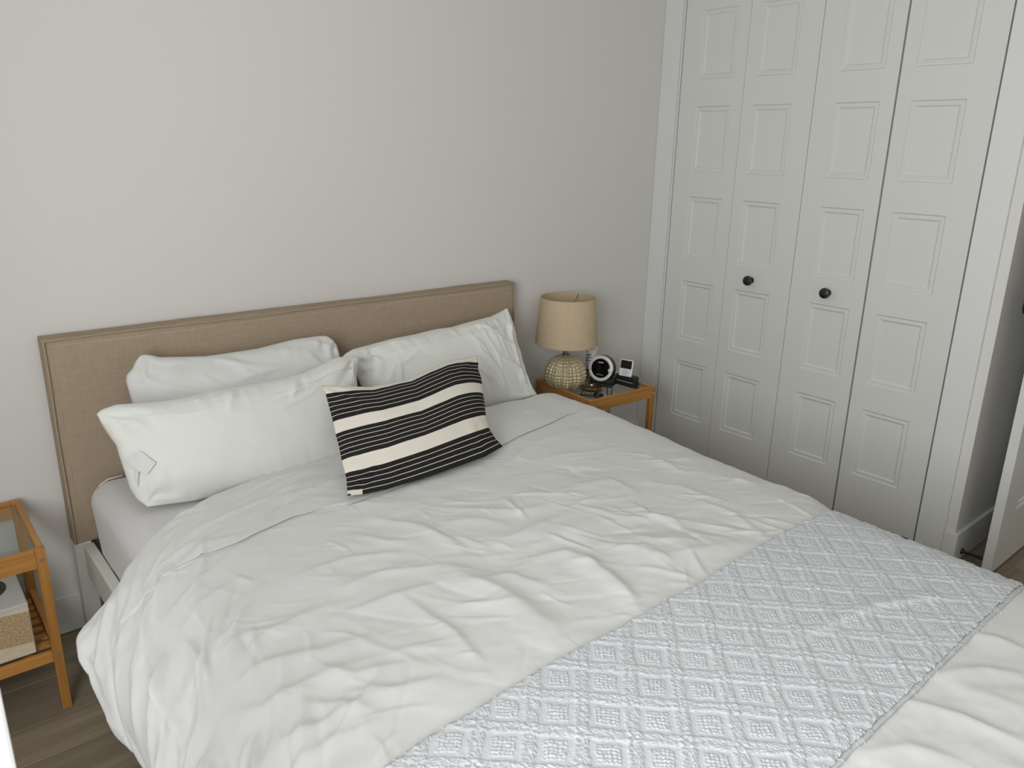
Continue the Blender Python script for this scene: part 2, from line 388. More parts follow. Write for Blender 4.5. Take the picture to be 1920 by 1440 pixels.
# slipcovered headboard: rounded box with slightly sagging cloth
nx, nz = 90, 40
xs = np.linspace(HX0, HX1, nx); zs = np.linspace(0.292, 0.882, nz)
X, Z = np.meshgrid(xs, zs)
edge = np.minimum(np.minimum(X - HX0, HX1 - X), np.minimum(0.882 - Z, Z - 0.27))
puff = 0.004 * (1 - np.exp(-edge / 0.012)) - 0.0035 * np.exp(-((edge - 0.022) / 0.006) ** 2)
top_w = 0.003 * fbm(X * 5, Z * 0 + 3, 3, 5) * np.clip((Z - 0.5) / 0.4, 0, 1)
botw = 0.006 * fbm(X * 7, X * 0 + 8, 3, 2) * np.clip((0.45 - Z) / 0.2, 0, 1)
Yf = -0.056 - puff - 0.0022 * fbm(X * 4, Z * 4, 3, 9)
Vf = np.stack([X, Yf, Z + top_w + botw], -1).reshape(-1, 3)
Vb = Vf.copy(); Vb[:, 1] = -0.006
F = grid_faces(nx, nz); Fb = grid_faces(nx, nz, nx * nz)[:, ::-1]
idx = np.arange(nx * nz).reshape(nz, nx)
loop = np.concatenate([idx[0, :], idx[1:, -1], idx[-1, -2::-1], idx[-2:0:-1, 0]])
sd = np.stack([loop, np.roll(loop, -1), np.roll(loop, -1) + nx * nz, loop + nx * nz], -1)[:, ::-1]
me = np_mesh('headboard_cover', np.vstack([Vf, Vb]), np.vstack([F, Fb, sd]))
hb = badd(link('headboard_cover', me, m_head, None, True)); me.set_sharp_from_angle(angle=R(50)); hb['label'] = 'beige linen slipcover over the headboard'
def front(x, z): return (x, -0.0625, z)
pp = [front(HX0 + 0.004, 0.295)] + [front(HX0 + 0.003 + 0.001 * math.sin(t * 9), 0.3 + 0.575 * t) for t in np.linspace(0, 1, 24)] + \
     [front(HX0 + 0.006 + (HX1 - HX0 - 0.012) * t, 0.878 + 0.0015 * math.sin(t * 14)) for t in np.linspace(0, 1, 50)] + [front(HX1 - 0.003, 0.875 - 0.575 * t) for t in np.linspace(0, 1, 24)]
wl = link('welt', tube_data('welt', pp, 0.0028, 8), m_head, None, True); wl.parent = hb
# stitch line : short dashes 18 mm inside the edge
m_thread = mat('pale_thread', (0.62, 0.55, 0.42), 0.8)
bm = bmesh.new()
def dash(x, z, dx, dz): add_box(bm, x - dx, x + dx, -0.0600, -0.0585, z - dz, z + dz)
x = HX0 + 0.02
while x < HX1 - 0.02: dash(x, 0.8615 + 0.0015 * math.sin(x * 11), 0.0022, 0.0006); x += 0.0075
z = 0.31
while z < 0.86: dash(HX0 + 0.0185 + 0.001 * math.sin(z * 13), z, 0.0006, 0.0022); dash(HX1 - 0.0185, z, 0.0006, 0.0022); z += 0.0075
st = bmobj('stitching', bm, m_thread, hb); st['kind'] = 'stuff'
for xx in (HX0 + 0.022, HX1 - 0.022):
    badd(box('leg', xx - 0.022, xx + 0.022, -0.056, -0.008, 0.0, 0.292, m_bedwhite, None, 0.003))
for xx in (HX0 + 0.035, HX1 - 0.035):
    badd(box('side_rail', xx - 0.014, xx + 0.014, -2.10, -0.057, 0.185, 0.287, m_bedwhite, None, 0.004))
badd(box('foot_rail', HX0 + 0.03, HX1 - 0.03, -2.128, -2.10, 0.185, 0.287, m_bedwhite, None, 0.004))
for xx in (HX0 + 0.035, HX1 - 0.035): badd(box('leg', xx - 0.02, xx + 0.02, -2.10, -2.06, 0.0, 0.185, m_bedwhite, None, 0.003))
for k in range(16):
    yy = -0.10 - k * 0.128; badd(box('slat', HX0 + 0.05, HX1 - 0.05, yy - 0.035, yy + 0.035, 0.205, 0.222, m_plywood, None, 0.002, 1))

# mattress with fitted sheet: rounded box
MX0, MX1, MY0, MY1, MZ0, MZ1 = 0.178, 1.672, -2.08, -0.075, 0.2235, 0.486
bm = bmesh.new(); add_box(bm, MX0, MX1, MY0, MY1, MZ0, MZ1, 0.055, 6)
bmesh.ops.subdivide_edges(bm, edges=[e for e in bm.edges if e.calc_length() > 0.2], cuts=40, use_grid_fill=True)
for v in bm.verts:
    c = v.co; n = float(fbm(c.x * 9 + c.z * 14, c.y * 9 + c.z * 5, 3, 4)); e = 0.004 * n
    s = 1 if c.x > 0.9 else -1
    if MZ0 + 0.02 < c.z < MZ1 - 0.02: c.x += s * (0.010 * math.exp(-((c.z - 0.40) / 0.07) ** 2) + e) if abs(c.x - 0.92) > 0.7 else 0
    elif c.z >= MZ1 - 0.02: c.z += e - 0.002
mt = bmobj('mattress', bm, m_sheet, None, True); tag(mt, 'thick mattress in a white fitted sheet showing beside the headboard', 'mattress')
# elastic hem / seam loop at the head corner
sm = tube('seam', [(0.184, -0.108, 0.34), (0.180, -0.102, 0.37), (0.177, -0.098, 0.405), (0.179, -0.098, 0.425), (0.188, -0.098, 0.448), (0.204, -0.100, 0.470), (0.224, -0.104, 0.482), (0.26, -0.110, 0.486)], 0.0022, m_sheet, mt)

# --- duvet -----------------------------------------------------------
def catmull(P, n):
    P = np.asarray(P, float); Q = np.vstack([2 * P[0] - P[1], P, 2 * P[-1] - P[-2]]); out = []
    for i in range(len(P) - 1):
        p0, p1, p2, p3 = Q[i:i + 4]; t = np.linspace(0, 1, n, endpoint=False)[:, None]
        out.append(0.5 * (2 * p1 + (p2 - p0) * t + (2 * p0 - 5 * p1 + 4 * p2 - p3) * t * t + (3 * p1 - p0 - 3 * p2 + p3) * t ** 3))
    out.append(P[-1:]); return np.vstack(out)
def section(y):
    """cross section of the quilt surface at depth y: (x, z) from left hem to right hem"""
    h = np.interp(-y, [0.3, 0.55, 0.8, 1.2, 1.6, 2.25], [0.530, 0.530, 0.527, 0.520, 0.517, 0.510])
    o = np.interp(-y, [0.45, 0.58, 0.70, 0.85, 1.1, 1.6, 2.2], [0.087, 0.070, 0.030, 0.022, 0.034, 0.047, 0.05])
    lz = np.interp(-y, [0.5, 0.7, 0.9, 1.2, 2.2], [0.32, 0.275, 0.275, 0.285, 0.285])
    q = np.interp(-y, [0.5, 1.0], [1, 0]); d = np.interp(-y, [1.36, 1.50, 1.93, 2.02], [0, 1, 1, 0.6])
    P = [(o + 0.028, lz - 0.004), (o + 0.006, lz + 0.010), (o, lz + 0.045), (o + 0.010, 0.385), (o + 0.042, 0.430), (0.145 + o * 0.4, 0.478 + (h - 0.52)), (0.235, 0.503 + (h - 0.52)),
         (0.40, h), (0.75, h + 0.003), (1.15, h), (1.42, h - 0.006), (1.56, h - 0.014), (1.655, h - 0.030 + 0.012 * q - 0.014 * d), (1.715 + 0.012 * q - 0.012 * d, h - 0.052 + 0.018 * q - 0.032 * d), (1.755 + 0.02 * q - 0.025 * d, h - 0.090 + 0.022 * q - 0.036 * d), (1.778 + 0.02 * q, h - 0.150 + 0.02 * q), (1.782 + 0.02 * q, h - 0.21), (1.775 + 0.02 * q, h - 0.27)]
    return P
HX = np.array([0.0, 0.09, 0.165, 0.25, 0.38, 0.55, 0.78, 1.2, 1.5, 1.72, 1.8]); HY = np.array([-0.645, -0.600, -0.565, -0.515, -0.452, -0.415, -0.405, -0.340, -0.300, -0.262, -0.262])
FX = np.array([0.0, 0.198, 0.335, 0.488, 0.617, 1.148, 1.535, 1.76]); FY = np.array([-0.80, -0.748, -0.750, -0.716, -0.742, -0.66, -0.553, -0.50])
NS, NT = 560, 520
FOOT = -2.22
yk = np.linspace(0.25, 2.30, 42); secs = []
for yy in yk:
    c = catmull(section(-yy), 16); d = np.r_[0, np.cumsum(np.hypot(*np.diff(c, axis=0).T))]; mid = np.interp(0.9, c[:, 0][60:180], d[60:180])
    sc_ = np.linspace(-1, 1, NS); sc_ = np.where(sc_ < 0, sc_ * mid, sc_ * (d[-1] - mid)) + mid
    secs.append(np.stack([np.interp(sc_, d, c[:, 0]), np.interp(sc_, d, c[:, 1]), sc_ - mid + 0.9], -1))
secs = np.array(secs)                                   # (42, NS, 3)
tt = np.linspace(0, 1, NT)
def sect_at(y):                                         # y: (NT,NS) depth -> x, z, X
    k = np.clip((-y - yk[0]) / (yk[1] - yk[0]), 0, len(yk) - 1.001); k0 = k.astype(int); fr = (k - k0)[..., None]
    j = np.broadcast_to(np.arange(NS), y.shape); return secs[k0, j] * (1 - fr) + secs[k0 + 1, j] * fr
y_guess = np.broadcast_to(np.interp(secs[8, :, 2], HX, HY), (NT, NS))
yhead = np.interp(sect_at(y_guess)[0, :, 2], HX, HY)
XC = sect_at(np.broadcast_to(-0.7 + 0 * yhead, (NT, NS)))[0, :, 2]
foldc = np.minimum(np.interp(XC, FX, FY) + 0.006 * fbm(XC * 9, XC * 0, 2, 55), yhead - 0.06)
N1 = 70                                                            # rows 0..N1-1 lie on the folded band, the row after them starts under its lip
YY = np.empty((NT, NS))
YY[:N1] = yhead[None, :] + (foldc - yhead)[None, :] * np.linspace(0, 1, N1)[:, None]
YY[N1:] = (foldc - 0.0006)[None, :] + (FOOT - foldc)[None, :] * np.linspace(0, 1, NT - N1)[:, None]
SX = sect_at(YY); PX, PZ, PXu = SX[..., 0], SX[..., 1], SX[..., 2]

def seg_field(X, Y, pts, amp, w, asym=1.6, sharp=1.7):
    """signed-distance ridge along a polyline"""
    best = np.full(X.shape, 1e9); side = np.ones_like(X); tau = np.zeros_like(X)
    n = len(pts) - 1
    for i in range(n):
        ax, ay = pts[i]; bx, by = pts[i + 1]; dx, dy = bx - ax, by - ay; L2 = dx * dx + dy * dy + 1e-12
        t = np.clip(((X - ax) * dx + (Y - ay) * dy) / L2, 0, 1); qx, qy = X - (ax + t * dx), Y - (ay + t * dy); d = np.hypot(qx, qy)
        s = np.sign(dx * qy - dy * qx); m = d < best
        best = np.where(m, d, best); side = np.where(m, s, side); tau = np.where(m, (i + t) / n, tau)
    ww = np.where(side > 0, w, w * asym)
    return amp * np.exp(-(best / ww) ** sharp) * np.clip(np.sin(np.pi * np.clip(tau * 0.94 + 0.03, 0, 1)), 0, 1) ** 0.6
def add_strokes(H, X, Y, strokes):
    for pts, amp, w, asym in strokes:
        P = np.array(pts); pad = 3.2 * w * asym
        x0, y0 = P.min(0) - pad; x1, y1 = P.max(0) + pad
        m = (X > x0) & (X < x1) & (Y > y0) & (Y < y1)
        if m.any(): H[m] += seg_field(X[m], Y[m], pts, amp, w, asym)
HAND = [[(0.8, -0.887), (0.93, -1.025), (1.007, -1.036)], [(0.573, -0.875), (0.602, -0.961), (0.64, -0.997)], [(0.805, -1.11), (0.955, -1.094), (1.044, -1.113)], [(1.133, -1.002), (1.243, -1.027), (1.253, -1.107)], [(1.162, -1.193), (1.203, -1.272), (1.195, -1.315)], [(1.055, -1.283), (1.081, -1.334), (1.14, -1.359)], [(0.947, -1.122), (0.991, -1.265), (1.019, -1.347)], [(0.898, -1.273), (0.891, -1.36), (0.861, -1.456)], [(1.024, -1.342), (1.042, -1.403)], [(0.64, -1.109), (0.676, -1.269), (0.679, -1.447)], [(0.511, -1.062), (0.64, -1.109)], [(0.386, -1.142), (0.498, -1.153), (0.6, -1.166)], [(0.427, -1.066), (0.511, -1.062), (0.596, -1.065)], [(0.157, -1.156), (0.22, -1.162), (0.314, -1.213), (0.405, -1.23)], [(0.141, -0.946), (0.201, -0.903), (0.276, -0.883)], [(0.156, -1.058), (0.243, -1.062), (0.312, -1.116)], [(0.125, -1.358), (0.177, -1.343), (0.235, -1.367), (0.321, -1.373)], [(0.13, -1.208), (0.183, -1.25), (0.268, -1.264), (0.37, -1.288)], [(0.135, -1.409), (0.186, -1.397), (0.246, -1.416), (0.309, -1.427)], [(0.167, -0.757), (0.288, -0.717), (0.353, -0.73)], [(0.107, -0.867), (0.052, -1.036), (0.008, -1.198)], [(0.138, -0.944), (0.072, -1.052), (0.031, -1.185)], [(0.147, -1.018), (0.072, -1.122)], [(0.145, -1.167), (0.089, -1.231), (0.042, -1.334)], [(0.214, -1.106), (0.302, -1.091), (0.406, -1.105)], [(0.384, -0.963), (0.502, -0.972), (0.605, -1.024)], [(0.514, -1.166), (0.526, -1.311), (0.508, -1.416)], [(1.201, -0.794), (1.328, -0.84), (1.506, -0.867)], [(1.055, -0.779), (1.285, -0.7), (1.488, -0.678)], [(1.32, -1.073), (1.398, -1.155), (1.406, -1.286)], [(1.353, -1.225), (1.363, -1.349), (1.317, -1.454)], [(0.64, -0.826), (0.701, -0.941), (0.71, -1.076)], [(1.491, -0.964), (1.483, -1.107)], [(1.428, -1.54), (1.344, -1.507), (1.287, -1.43)], [(0.649, -1.197), (0.732, -1.235), (0.774, -1.321)], [(0.792, -1.199), (0.881, -1.24), (0.895, -1.308)], [(0.284, -1.238), (0.32, -1.304), (0.406, -1.336)], [(0.287, -1.329), (0.355, -1.384), (0.425, -1.405)], [(0.226, -1.298), (0.274, -1.352), (0.302, -1.406)], [(1.006, -1.919), (1.042, -1.997), (1.057, -2.085)], [(1.099, -1.923), (1.213, -1.976), (1.249, -2.023)], [(1.297, -1.899), (1.327, -1.944), (1.337, -1.995)], [(0.826, -1.929), (0.901, -1.975), (0.931, -2.041)]]
rs = np.random.RandomState(21)
strokes = []
for k, p in enumerate(HAND):
    a, w = 0.0048, 0.011
    if k == 9: a, w = 0.010, 0.030
    elif k == 7: a, w = 0.011, 0.016
    elif k in (13, 16, 17, 34, 35, 24): a, w = 0.0065, 0.014
    strokes.append((p, a, w, 1.9))
def rnd(n, xr, yr, ang, spread, lr, ar, wr, bend=0.3):
    for _ in range(n):
        x, y = rs.uniform(*xr), rs.uniform(*yr); a = R(ang(x, y) if callable(ang) else ang) + R(rs.normal(0, spread)); L = rs.uniform(*lr); pts = [(x, y)]; b = rs.normal(0, bend)
        for s in range(5): pts.append((pts[-1][0] + math.cos(a) * L / 5, pts[-1][1] + math.sin(a) * L / 5)); a += b / 5
        strokes.append((pts, rs.uniform(*ar) * rs.choice([1, 1, 1, -0.7]), rs.uniform(*wr), rs.uniform(1.2, 2.6)))
# fine creases of the middle, flowing across the bed and a little towards the foot
rnd(90, (0.35, 1.6), (-1.50, -0.80), lambda x, y: -38 + 26 * (x - 0.9), 24, (0.06, 0.22), (0.0008, 0.0024), (0.005, 0.011))
rnd(150, (0.15, 1.65), (-1.50, -0.45), lambda x, y: -38 + 26 * (x - 0.9), 35, (0.04, 0.14), (0.0007, 0.0020), (0.0028, 0.0055))
rnd(40, (0.9, 1.6), (-1.40, -0.85), lambda x, y: -62, 30, (0.05, 0.16), (0.0025, 0.0055), (0.0045, 0.009))
# long soft folds
rnd(16, (0.3, 1.2), (-1.45, -0.85), -22, 14, (0.3, 0.6), (0.002, 0.0045), (0.022, 0.04))
# left drop: folds running down the side, fanning out of the bed's edge
rnd(60, (-0.16, 0.08), (-2.0, -0.72), lambda x, y: 60 + 8 * math.sin(y * 7), 13, (0.14, 0.36), (0.0045, 0.0115), (0.005, 0.011))
rnd(34, (0.0, 0.22), (-1.6, -0.80), lambda x, y: 62 - 60 * max(x - 0.1, 0), 15, (0.10, 0.26), (0.0035, 0.0085), (0.0045, 0.009))
rnd(14, (-0.16, 0.02), (-2.1, -0.72), 45, 12, (0.16, 0.3), (0.003, 0.008), (0.012, 0.022))
rnd(70, (-0.15, 0.30), (-1.8, -0.60), 58, 20, (0.05, 0.18), (0.0008, 0.0024), (0.0028, 0.0055))
# band along the pillows: creases hugging the fold
rnd(34, (0.12, 0.55), (-0.74, -0.52), lambda x, y: 28 - 30 * (x - 0.2), 8, (0.10, 0.28), (0.002, 0.006), (0.005, 0.010))
rnd(16, (0.6, 1.55), (-0.66, -0.36), 22, 9, (0.10, 0.30), (0.0015, 0.0035), (0.005, 0.010))
# right edge scallops, foot
rnd(26, (1.55, 1.80), (-1.5, -0.40), 0, 22, (0.06, 0.16), (0.0015, 0.0045), (0.008, 0.018))
rnd(22, (0.3, 1.6), (-2.15, -1.95), -58, 18, (0.08, 0.22), (0.0012, 0.0035), (0.010, 0.020))
H = np.zeros_like(PX)
wx = PXu + 0.012 * fbm(PXu * 6, YY * 6, 2, 31); wy = YY + 0.012 * fbm(PXu * 6, YY * 6, 2, 37)
add_strokes(H, wx, wy, strokes)
H += 0.006 * fbm(PXu * 3.2, YY * 3.2, 3, 3) + 0.0022 * fbm(PXu * 14 + YY * 9, YY * 17 - PXu * 5, 3, 8) * np.clip(1.2 - np.abs(PXu - 0.9), 0.3, 1)
under = sstep(-1.488, -1.53, YY) * sstep(-1.935, -1.89, YY)          # calm under the throw
fold_y = np.broadcast_to((foldc - 0.0003)[None, :], YY.shape)
H += 0.0042 * sstep(-0.0003, 0.0003, YY - fold_y) * sstep(1.70, 1.3, PXu) * sstep(0.0, 0.25, PXu) * (1 - 0.3 * sstep(0.0, 0.25, YY - fold_y))
H -= 0.002 * np.exp(-((YY - fold_y + 0.006) / 0.006) ** 2) * sstep(0.0, 0.25, PXu)
H = H * (1 - 0.88 * under) + 0.0035 * 0.88 * under
de = (yhead[None, :] - YY)                                         # distance from the head edge
H -= 0.030 * np.exp(-(de / 0.016) ** 1.5)
# normals of the base section
dxs = np.gradient(PX, axis=1); dzs = np.gradient(PZ, axis=1); ln = np.hypot(dxs, dzs) + 1e-9
NXn, NZn = -dzs / ln, dxs / ln
hem = np.minimum(np.arange(NS), NS - 1 - np.arange(NS))[None, :] / 6.0; H *= np.clip(0.35 + hem, 0, 1)
fd_ = YY - fold_y
SHY = -0.0090 * np.where(fd_ > 0, np.exp(-np.clip(fd_, 0, 1) / 0.014), 0) * sstep(1.70, 1.45, PXu) * sstep(0.10, 0.30, PXu)
V = np.stack([PX + NXn * H, YY + SHY, PZ + NZn * H], -1)
footd = sstep(-2.10, -2.22, YY); V[..., 2] -= 0.10 * footd ** 2 + 0.0
me = np_mesh('duvet', V.reshape(-1, 3), grid_faces(NS, NT)[:, ::-1]); me.flip_normals() if me.polygons[NS * 100 + 200].normal.z < 0 else None
dv = link('duvet', me, m_cotton, None, True)
me.set_sharp_from_angle(angle=R(62))
sdm = dv.modifiers.new('thickness', 'SOLIDIFY'); sdm.thickness = 0.018; sdm.offset = -1
tag(dv, 'creased white duvet spread over the bed and hanging at its left side', 'duvet')
def top_z(x, y): 
    """height of the quilt (without creases) under a point"""
    c = catmull(section(y), 8); i = np.argmax(c[:, 1]); return float(np.interp(x, c[40:130, 0], c[40:130, 1]))

# --- throw (diamond matelasse runner) ----------------------------------
TX0, TX1 = -0.02, 1.622
def ty0(x): return np.interp(x, [-0.1, 0.2, 0.55, 1.0, 1.62], [-1.523, -1.512, -1.503, -1.496, -1.470])
def ty1(x): return np.interp(x, [-0.1, 0.776, 1.19, 1.595], [-1.925, -1.926, -1.922, -1.912])
nX, nY = 940, 250
u = np.linspace(TX0, TX1, nX); v = np.linspace(0, 1, nY); U, W = np.meshgrid(u, v)
TY = ty0(U) + (ty1(U) - ty0(U)) * W
yy2 = np.linspace(-1.45, -1.95, 11); cz = []
for yv in yy2:
    c = catmull(section(yv), 8); cz.append(np.interp(u, c[:110][np.argsort(c[:110, 0])][:, 0], c[:110][np.argsort(c[:110, 0])][:, 1]) if False else np.interp(u, c[24:112, 0], c[24:112, 1]))
cz = np.array(cz); k = np.clip((-1.45 - TY) / 0.05, 0, 9.999); k0 = k.astype(int); fr = k - k0; j = np.broadcast_to(np.arange(nX), TY.shape)
TZ = cz[k0, j] * (1 - fr) + cz[k0 + 1, j] * fr
TZ += 0.006 * fbm(U * 3.2, TY * 3.2, 3, 3) * 0.12 + 0.0105
# diamond relief
L = 0.0792
wu = U + 0.0022 * vnoise(U * 60, TY * 60, 2); wv = TY + 0.0022 * vnoise(U * 60, TY * 60, 5)
A = ((wu - 0.409) + (wv + 1.542)) / math.sqrt(2); B = ((wu - 0.409) - (wv + 1.542)) / math.sqrt(2)
a = (A / L + 0.5) % 1 - 0.5; b = (B / L + 0.5) % 1 - 0.5            # 0 on the lattice lines
a_m, b_m = a * L, b * L
hh = np.zeros_like(U)
def leafband(d, s):                                                  # d across, s along ; two rows of slanted leaves
    ph = (s / (L / 6.0) + np.abs(d) / 0.0045) % 1
    leaf = np.sin(np.pi * ph) ** 0.8
    return leaf * np.exp(-((np.abs(d) - 0.0068) / 0.0052) ** 4) + 0.55 * np.exp(-(d / 0.0014) ** 2)
near = np.exp(-(a_m ** 2 + b_m ** 2) / 0.010 ** 2)
hh += 0.0027 * leafband(a_m, B) * (1 - near) + 0.0027 * leafband(b_m, A) * (1 - near)
rr = np.hypot(a_m, b_m); th = np.arctan2(b_m, a_m)
hh += 0.0032 * near * (0.55 + 0.45 * np.cos(5 * th + 6)) 
ca, cb = (A / L) % 1 - 0.5, (B / L) % 1 - 0.5                        # centred on the squares
ca_m, cb_m = ca * L, cb * L; hs = 0.0172
inside = sstep(hs + 0.0012, hs - 0.0006, np.maximum(np.abs(ca_m), np.abs(cb_m)))
g = lambda q: np.exp(-((((q + hs) / (2 * hs / 5.0) + 0.5) % 1 - 0.5) * (2 * hs / 5.0) / 0.00105) ** 2)
hh += 0.0025 * inside * np.maximum(g(ca_m), g(cb_m))
fuzz = np.clip(hh / 0.0012, 0.25, 1) * 0.0010 * fbm(U * 330, TY * 330, 2, 12)
crease = seg_field(U, TY, [(1.38, -1.845), (1.331, -1.814), (1.222, -1.767), (1.053, -1.74), (0.98, -1.735)], 0.0060, 0.008, 3.2)
edgef = np.minimum(np.minimum(W, 1 - W) * 0.42, (TX1 - U)); hem_r = 0.0022 * np.exp(-(edgef / 0.004) ** 2)
Ztot = TZ + hh * 0.88 + 1.6 * fuzz + crease + 0.0015 * fbm(U * 9, TY * 9, 2, 77) - 0.004 * np.exp(-(edgef / 0.004) ** 2)
TYw = TY + np.where(W > 0.5, 1, -1) * 0 + 0.0022 * vnoise(U * 130, W * 2, 61) * (np.abs(W - 0.5) * 2) ** 6 + 0.004 * vnoise(U * 7, W, 63) * (np.abs(W - 0.5) * 2) ** 2
Uw = U + 0.002 * vnoise(TY * 130, U * 0, 64) * sstep(1.5, 1.62, U)
me = np_mesh('throw_blanket', np.stack([Uw, TYw, Ztot], -1).reshape(-1, 3), grid_faces(nX, nY))
if me.polygons[nX * 60 + 400].normal.z < 0: me.flip_normals()
th_o = link('throw_blanket', me, m_throw, None, True); tag(th_o, 'white textured runner with raised diamond pattern across the bed', 'blanket')
# folded under layer, peeking out along the foot-side edge
nX2, nY2 = 300, 6
u2 = np.linspace(0.25, TX1 - 0.004, nX2); w2 = np.linspace(0, 1, nY2); U2, W2 = np.meshgrid(u2, w2)
Y2 = ty1(U2) + 0.05 - (0.0555 + 0.0025 * fbm(U2 * 22, U2 * 0, 3, 6)) * W2
Z2 = np.interp(U2, u, cz[9]) + 0.0035 + 0.0022 * vnoise(U2 * 60, W2 * 3, 8) * 0.4
me = np_mesh('under_layer', np.stack([U2, Y2, Z2], -1).reshape(-1, 3), grid_faces(nX2, nY2)); 
if me.polygons[10].normal.z < 0: me.flip_normals()
ul = link('under_layer', me, m_throw, th_o, True); so = ul.modifiers.new('t', 'SOLIDIFY'); so.thickness = 0.003
# loose threads on the foot-side edge
bmf = []
for k in range(46):
    xx = rs.uniform(0.6, 1.6); y0 = float(ty1(xx)); zz = float(np.interp(xx, u, cz[9])) + 0.006; l = rs.uniform(0.004, 0.014); a0 = rs.uniform(-0.9, 0.9)
    bmf.append([(xx, y0 + 0.003, zz), (xx + l * 0.5 * a0, y0 - l * 0.5, zz + 0.002), (xx + l * a0, y0 - l, zz - 0.003)])
Vt, Ft = [], []
for p in bmf:
    d = tube_data('t', p, 0.0004, 4); o_ = len(Vt); Vt += [tuple(v_.co) for v_ in d.vertices]; Ft += [tuple(i + o_ for i in f_.vertices) for f_ in d.polygons]; bpy.data.meshes.remove(d)
fr_o = link('frayed_threads', meshd('frayed_threads', Vt, Ft), m_throw, th_o); fr_o['kind'] = 'stuff'

# ------------------------------------------------------------------ pillows: filled cases spanned by their four seams
def polyl(P, t):
    P = np.asarray(P, float); d = np.r_[0, np.cumsum(np.linalg.norm(np.diff(P, axis=0), axis=1))]; d /= d[-1]
    Q = np.stack([np.interp(t, d, P[:, k]) for k in range(3)], -1)
    for _ in range(2): Q[1:-1] = 0.25 * Q[:-2] + 0.5 * Q[1:-1] + 0.25 * Q[2:]
    return Q
def pillow(name, top, right, bottom, left, T, seed, mtl, nx=170, ny=110, wrink=(), expo=2.6, pw=0.62, pucker=0.004, lump=0.006, slump=0.3, back=0.8):
    """seams: top (left to right), right (top down), bottom (left to right), left (top down), all world points"""
    tu, tv = np.linspace(0, 1, nx), np.linspace(0, 1, ny)
    Tp, Bt, Lf, Rt = polyl(top, tu), polyl(bottom, tu), polyl(left, tv)[::-1], polyl(right, tv)[::-1]
    u, v = np.meshgrid(tu, tv); U3, V3 = u[..., None], v[..., None]
    W0 = (1 - V3) * Bt[None] + V3 * Tp[None] + (1 - U3) * Lf[:, None] + U3 * Rt[:, None] \
        - ((1 - U3) * (1 - V3) * Bt[0] + U3 * (1 - V3) * Bt[-1] + (1 - U3) * V3 * Tp[0] + U3 * V3 * Tp[-1])
    n = np.cross(Tp[-1] - Tp[0] + Bt[-1] - Bt[0], Tp[0] - Bt[0] + Tp[-1] - Bt[-1]); n /= np.linalg.norm(n)
    Wd, Hd = 0.5 * (np.linalg.norm(Tp[-1] - Tp[0]) + np.linalg.norm(Bt[-1] - Bt[0])), 0.5 * (np.linalg.norm(Tp[0] - Bt[0]) + np.linalg.norm(Tp[-1] - Bt[-1]))
    vs = np.clip(v, 0, 1) ** (1 + slump)                        # the filling sags towards the lower seam
    base = (np.clip(1 - np.abs(2 * u - 1) ** expo, 0, 1) * np.clip(1 - np.abs(2 * vs - 1) ** expo, 0, 1)) ** pw
    x, y = u * Wd, v * Hd
    ed = np.minimum(np.minimum(x, Wd - x), np.minimum(y, Hd - y))
    lim = np.clip(ed / 0.018, 0, 1)
    Hs = []
    for side in (0, 1):
        h = lump * fbm(x * 6, y * 6, 3, seed + 7 * side)
        # puckers standing across the seams
        nyp = vnoise(y * 55, x * 5, seed + 3 + side); nxp = vnoise(x * 55, y * 5, seed + 4 + side)
        kx = np.exp(-np.minimum(x, Wd - x) / 0.030); ky = np.exp(-np.minimum(y, Hd - y) / 0.026)
        h += pucker * (nyp * kx + nxp * ky)
        # creases fanning out of the corners
        for (cx_, cy_) in ((0, 0), (Wd, 0), (0, Hd), (Wd, Hd)):
            dx, dy = np.abs(x - cx_), np.abs(y - cy_); rr = np.hypot(dx, dy); th = np.arctan2(dy, dx)
            h += pucker * 0.9 * np.exp(-((rr - 0.07) / 0.055) ** 2) * np.sin(th * 9 + 3 * vnoise(rr * 18 + cx_ * 9, th * 2, seed))
        Hs.append(h)
    if len(wrink):
        Hf = np.zeros_like(x); add_strokes(Hf, x + 0.006 * fbm(x * 12, y * 12, 2, seed), y + 0.006 * fbm(x * 12, y * 12, 2, seed + 1), list(wrink)); Hs[0] = Hs[0] + Hf
    front = W0 + n * ((T / 2 * base + Hs[0] * lim))[..., None]
    bk = W0 - n * ((T / 2 * back * base + Hs[1] * lim * 0.6))[..., None]
    F0 = grid_faces(nx, ny); F1 = grid_faces(nx, ny, nx * ny)[:, ::-1]
    V = np.vstack([front.reshape(-1, 3), bk.reshape(-1, 3)])
    me = np_mesh(name, V, np.vstack([F0, F1]))
    uvl = me.uv_layers.new(name='UVMap'); uvv = np.stack([u, v], -1).reshape(-1, 2); uvv = np.vstack([uvv, uvv + [[2, 0]]])
    vi = np.zeros(len(me.loops), np.int32); me.loops.foreach_get('vertex_index', vi); uvl.data.foreach_set('uv', uvv[vi].astype(np.float32).ravel())
    bm = bmesh.new(); bm.from_mesh(me); bmesh.ops.remove_doubles(bm, verts=bm.verts, dist=1e-6); bmesh.ops.recalc_face_normals(bm, faces=bm.faces); bm.to_mesh(me); bm.free()
    o = link(name, me, mtl, None, True)
    return o, np.stack([front, bk]), n
def seam_of(o, pts, n, r=0.0016, m_=None):
    e = tube('seam', [tuple(p) for p in pts], r, m_ or o.data.materials[0], o, 6); return e

